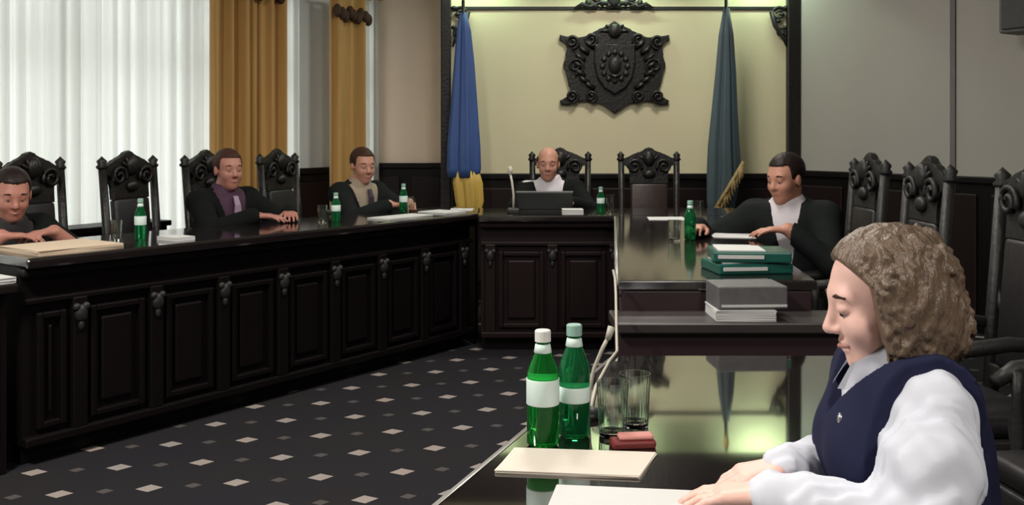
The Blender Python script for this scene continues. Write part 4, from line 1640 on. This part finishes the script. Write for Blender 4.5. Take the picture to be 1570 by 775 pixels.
def sheet(name, label, cat, m, pts, z, th, n=1, group=None):
    """a pile of n sheets lying at z"""
    bm = new_bm()
    cx = sum(p[0] for p in pts) / len(pts)
    cy = sum(p[1] for p in pts) / len(pts)
    for k in range(n):
        a = random.uniform(-0.03, 0.03) if k else 0
        ca, sa = math.cos(a), math.sin(a)
        q = [(cx + (x - cx) * ca - (y - cy) * sa, cy + (x - cx) * sa + (y - cy) * ca) for x, y in pts]
        add_prism(bm, q, z + k * th, z + (k + 1) * th * 0.97)
    return tag(obj(name, bm, m), label, cat, group)


bottle('green water bottle with white cap, the left one on the foreground table', (0.063, 2.00, TZ), green_glass, cap_white)
bottle('darker green water bottle with pale green cap, right of its twin on foreground table', (0.131, 2.06, TZ), green_glass_dark, cap_green, lab=(0.075, 0.115))
tumbler('left clear drinking glass beside the green bottles', (0.212, 2.06, TZ), 0.115, 0.034)
tumbler('right clear drinking glass above the pink packet', (0.268, 2.13, TZ), 0.115, 0.034)
pk = thing('tissue_packet', 'small pink and dark red packet in front of the drinking glasses', 'packet', (0.245, 1.99, TZ), 0.1)
bm = new_bm()
add_box(bm, -0.045, 0.045, -0.022, 0.022, 0, 0.016, 0.005)
obj('wrapper', bm, red_card, pk)
bm = new_bm()
add_box(bm, -0.03, 0.042, -0.017, 0.017, 0.016, 0.026, 0.005)
obj('flap', bm, pink_card, pk)
sheet('paper_pad', 'cream paper pad lying in front of the green bottles', 'paper', paper_cream, [(-0.032, 1.83), (0.235, 1.80), (0.285, 1.935), (0.005, 1.965)], TZ, 0.0015, 4)
sheet('paper_sheet', 'white paper sheet lying under the woman\'s near hand', 'paper', paper, [(0.045, 1.58), (0.30, 1.55), (0.345, 1.735), (0.08, 1.765)], TZ, 0.001, 2)
mi = thing('desk_microphone', 'gooseneck microphone behind the bottles on the foreground table', 'microphone', (0.172, 2.20, TZ))
bm = new_bm()
add_lathe(bm, [(0, 0), (0.035, 0), (0.035, 0.012), (0.012, 0.022), (0, 0.022)], 18)
obj('base', bm, black_plastic, mi, True)
bm = new_bm()
add_tube(bm, [(0, 0, 0.018), (0.002, 0, 0.06), (0.012, -0.005, 0.11), (0.03, -0.01, 0.155), (0.042, -0.015, 0.18)], 0.0045, 8)
obj('gooseneck', bm, cream_plastic, mi, True)
bm = new_bm()
add_tube(bm, [(0.042, -0.015, 0.178), (0.05, -0.018, 0.205)], [0.007, 0.009], 8)
obj('capsule', bm, cream_plastic, mi, True)
pts_ = []
A_, B_ = Vector((0.352, 3.36, 0.80)), Vector((0.185, 2.235, 0.758))
for k in range(13):
    f = k / 12
    p = A_.lerp(B_, f)
    p.z -= 0.10 * math.sin(PI * f) * (1 - f) if f < 1 else 0
    pts_.append(p)
pts_ = [Vector((0.365, 3.45, 0.89)), Vector((0.35, 3.38, 0.885))] + pts_[1:]
pts_ = [Vector((0.372, 3.60, 0.888)), Vector((0.358, 3.40, 0.888)), Vector((0.345, 3.25, 0.86)), Vector((0.318, 2.98, 0.80)), Vector((0.305, 2.84, 0.757)),
        Vector((0.27, 2.72, 0.755)), Vector((0.21, 2.45, 0.755)), Vector((0.18, 2.24, 0.757))]
tag(obj('cable', add_tube(new_bm(), pts_, 0.0045, 7), cream_plastic, None, True), 'pale thin cable running from right wing desk to foreground table', 'cable')

# pile on the ledge desk
LZ = 0.778
sheet('document_stack', 'white document stack under the grey binder on the ledge desk', 'papers', paper, [(0.665, 3.19), (0.86, 3.18), (0.86, 3.36), (0.665, 3.37)], LZ, 0.004, 9)
bx = thing('grey_binder', 'thick grey box binder lying on the white document stack on the ledge', 'binder', (0.785, 3.285, LZ + 0.0365), 0.05)
bm = new_bm()
add_box(bm, -0.115, 0.115, -0.085, 0.085, 0.0, 0.075, 0.004)
obj('cover', bm, binder_grey, bx)
bm = new_bm()
add_box(bm, -0.105, 0.112, -0.088, -0.084, 0.008, 0.016)
obj('pages', bm, paper, bx)
for k, lb in enumerate(('lower green folder on the right wing desk behind the grey binder', 'upper green folder on the right wing desk behind the grey binder')):
    g = thing('green_folder', lb, 'folder', (0.875 + 0.008 * k, 3.66, DESK_H + 0.0425 * k), 0.12 - 0.2 * k)
    bm = new_bm()
    add_box(bm, -0.14, 0.14, -0.11, 0.11, 0.0, 0.038, 0.006)
    obj('cover', bm, folder_green, g)
    bm = new_bm()
    add_box(bm, -0.125, 0.04, -0.115, -0.108, 0.014, 0.027)
    obj('pages', bm, paper, g)
    bm = new_bm()
    add_box(bm, -0.12, 0.05, -0.09, 0.08, 0.038, 0.042)
    obj('loose_sheet', bm, paper, g)

# right wing desk
sheet('paper_sheet', 'white paper sheets under the charcoal-suited man\'s hands', 'papers', paper, [(1.00, 4.85), (1.20, 4.80), (1.23, 5.10), (1.03, 5.14)], DESK_H, 0.001, 3)
sheet('paper_sheet', 'white papers on the right wing desk behind the green folders', 'papers', paper, [(0.90, 4.30), (1.06, 4.28), (1.10, 4.5), (0.93, 4.53)], DESK_H, 0.001, 3)
bottle('small green bottle standing on the right wing desk', (0.865, 4.75, DESK_H), green_glass_dark, cap_green, 0.19, 0.028, None)
tumbler('clear drinking glass beside the small green bottle on the right wing desk', (0.78, 4.70, DESK_H), 0.10, 0.032)
sheet('paper_sheet', 'white papers at the far end of the right wing desk before the empty brown chair', 'papers', paper, [(0.82, 5.85), (1.05, 5.85), (1.06, 6.08), (0.84, 6.08)], DESK_H, 0.001, 3)
tumbler('clear drinking glass at the far end of the right wing desk', (1.13, 5.95, DESK_H), 0.11, 0.034)

# middle desk
lt = thing('laptop', 'open black laptop seen from behind in front of the bald man', 'laptop', (0.215, 6.52, DESK_H), 0.0)
bm = new_bm()
add_box(bm, -0.19, 0.19, -0.0, 0.26, 0.0, 0.02, 0.004)
obj('base', bm, black_plastic, lt)
bm = new_bm()
add_box(bm, -0.19, 0.19, -0.010, 0.004, 0.0, 0.118, 0.004)
bmesh.ops.rotate(bm, verts=bm.verts[:], cent=(0, 0, 0), matrix=Matrix.Rotation(0.22, 3, 'X'))
bmesh.ops.translate(bm, verts=bm.verts[:], vec=(0, 0.0, 0.018))
ld_ = obj('lid', bm, mat('laptop_shell', (0.016, 0.019, 0.018), 0.5), lt)
bm = new_bm()
add_box(bm, -0.19, 0.19, -0.012, 0.006, 0.112, 0.124, 0.003)
bmesh.ops.rotate(bm, verts=bm.verts[:], cent=(0, 0, 0), matrix=Matrix.Rotation(0.22, 3, 'X'))
bmesh.ops.translate(bm, verts=bm.verts[:], vec=(0, 0.0, 0.018))
obj('lid_edge', bm, grey_plastic, ld_)
m2 = thing('desk_microphone', 'pale gooseneck microphone left of the open laptop', 'microphone', (0.01, 6.45, DESK_H))
bm = new_bm()
add_box(bm, -0.04, 0.04, -0.05, 0.05, 0, 0.03, 0.008)
obj('base', bm, black_plastic, m2)
bm = new_bm()
add_tube(bm, [(0, 0, 0.025), (0, 0, 0.12), (-0.01, 0.01, 0.2), (-0.02, 0.03, 0.25)], 0.008, 8)
obj('gooseneck', bm, cream_plastic, m2, True)
bm = new_bm()
add_tube(bm, [(-0.02, 0.03, 0.25), (-0.025, 0.045, 0.30)], [0.014, 0.016], 10)
obj('capsule', bm, cream_plastic, m2, True)
sheet('document_stack', 'white document stack on the middle desk right of the laptop', 'papers', paper, [(0.325, 6.29), (0.46, 6.29), (0.46, 6.42), (0.325, 6.42)], DESK_H, 0.004, 8)
bottle('small green bottle on the middle desk, left of its neighbour', (0.585, 6.45, DESK_H), green_glass_dark, cap_green, 0.17, 0.026)
tumbler('clear drinking glass right of the small green bottle on the middle desk', (0.645, 6.43, DESK_H), 0.12, 0.028)
sheet('paper_sheet', 'white papers on the corner desk below the blue and yellow flag', 'papers', paper, [(-0.42, 6.62), (-0.27, 6.60), (-0.26, 6.75), (-0.42, 6.78)], DESK_H, 0.002, 3)


# left wing desk
def lsheet(name, label, m, t0, t1, o0_, o1_, th=0.001, n=3, z=DESK_H, cat='papers'):
    pts_ = [LWp(t0, o0_), LWp(t1, o0_), LWp(t1, o1_), LWp(t0, o1_)]
    return sheet(name, label, cat, m, [(p.x, p.y) for p in pts_], z, th, n)


lsheet('document_stack', 'tan document stack before the person at the left picture edge', paper_tan, 2.60, 2.99, 0.02, 0.36, 0.003, 7)
lsheet('paper_sheet', 'white paper sheet on the left wing desk left of the purple-shirted man', paper, 2.20, 2.31, 0.05, 0.20, 0.003, 6)
lsheet('paper_sheet', 'white papers before the beige-shirted man', paper, 0.45, 0.85, 0.04, 0.22, 0.002, 5)
lsheet('paper_sheet', 'white papers on the left wing desk right of the beige-shirted man', paper, 0.09, 0.30, 0.06, 0.30, 0.002, 5)
lsheet('paper_sheet', 'white sheets on the lower side desk at the left picture edge', paper, 3.10, 3.42, -0.01, 0.18, 0.004, 6, 0.785)
for t_, o, lb, hh in ((2.36, 0.26, 'green bottle on the left wing desk in front of the empty chair', 0.20),
                      (1.08, 0.25, 'small green bottle on the left wing desk left of the beige-shirted man', 0.17),
                      (0.33, 0.40, 'small green bottle on the left wing desk right of the beige-shirted man', 0.19)):
    p = LWp(t_, o)
    bottle(lb, tuple(p), green_glass_dark, cap_green, hh, 0.027)
for t_, o, lb in ((2.46, 0.30, 'clear drinking glass beside the green bottle before the empty left chair'),
                  (1.16, 0.28, 'clear drinking glass on the left wing desk left of the beige-shirted man'),
                  (0.24, 0.42, 'clear drinking glass on the left wing desk right of the beige-shirted man')):
    tumbler(lb, tuple(LWp(t_, o)), 0.10, 0.03)
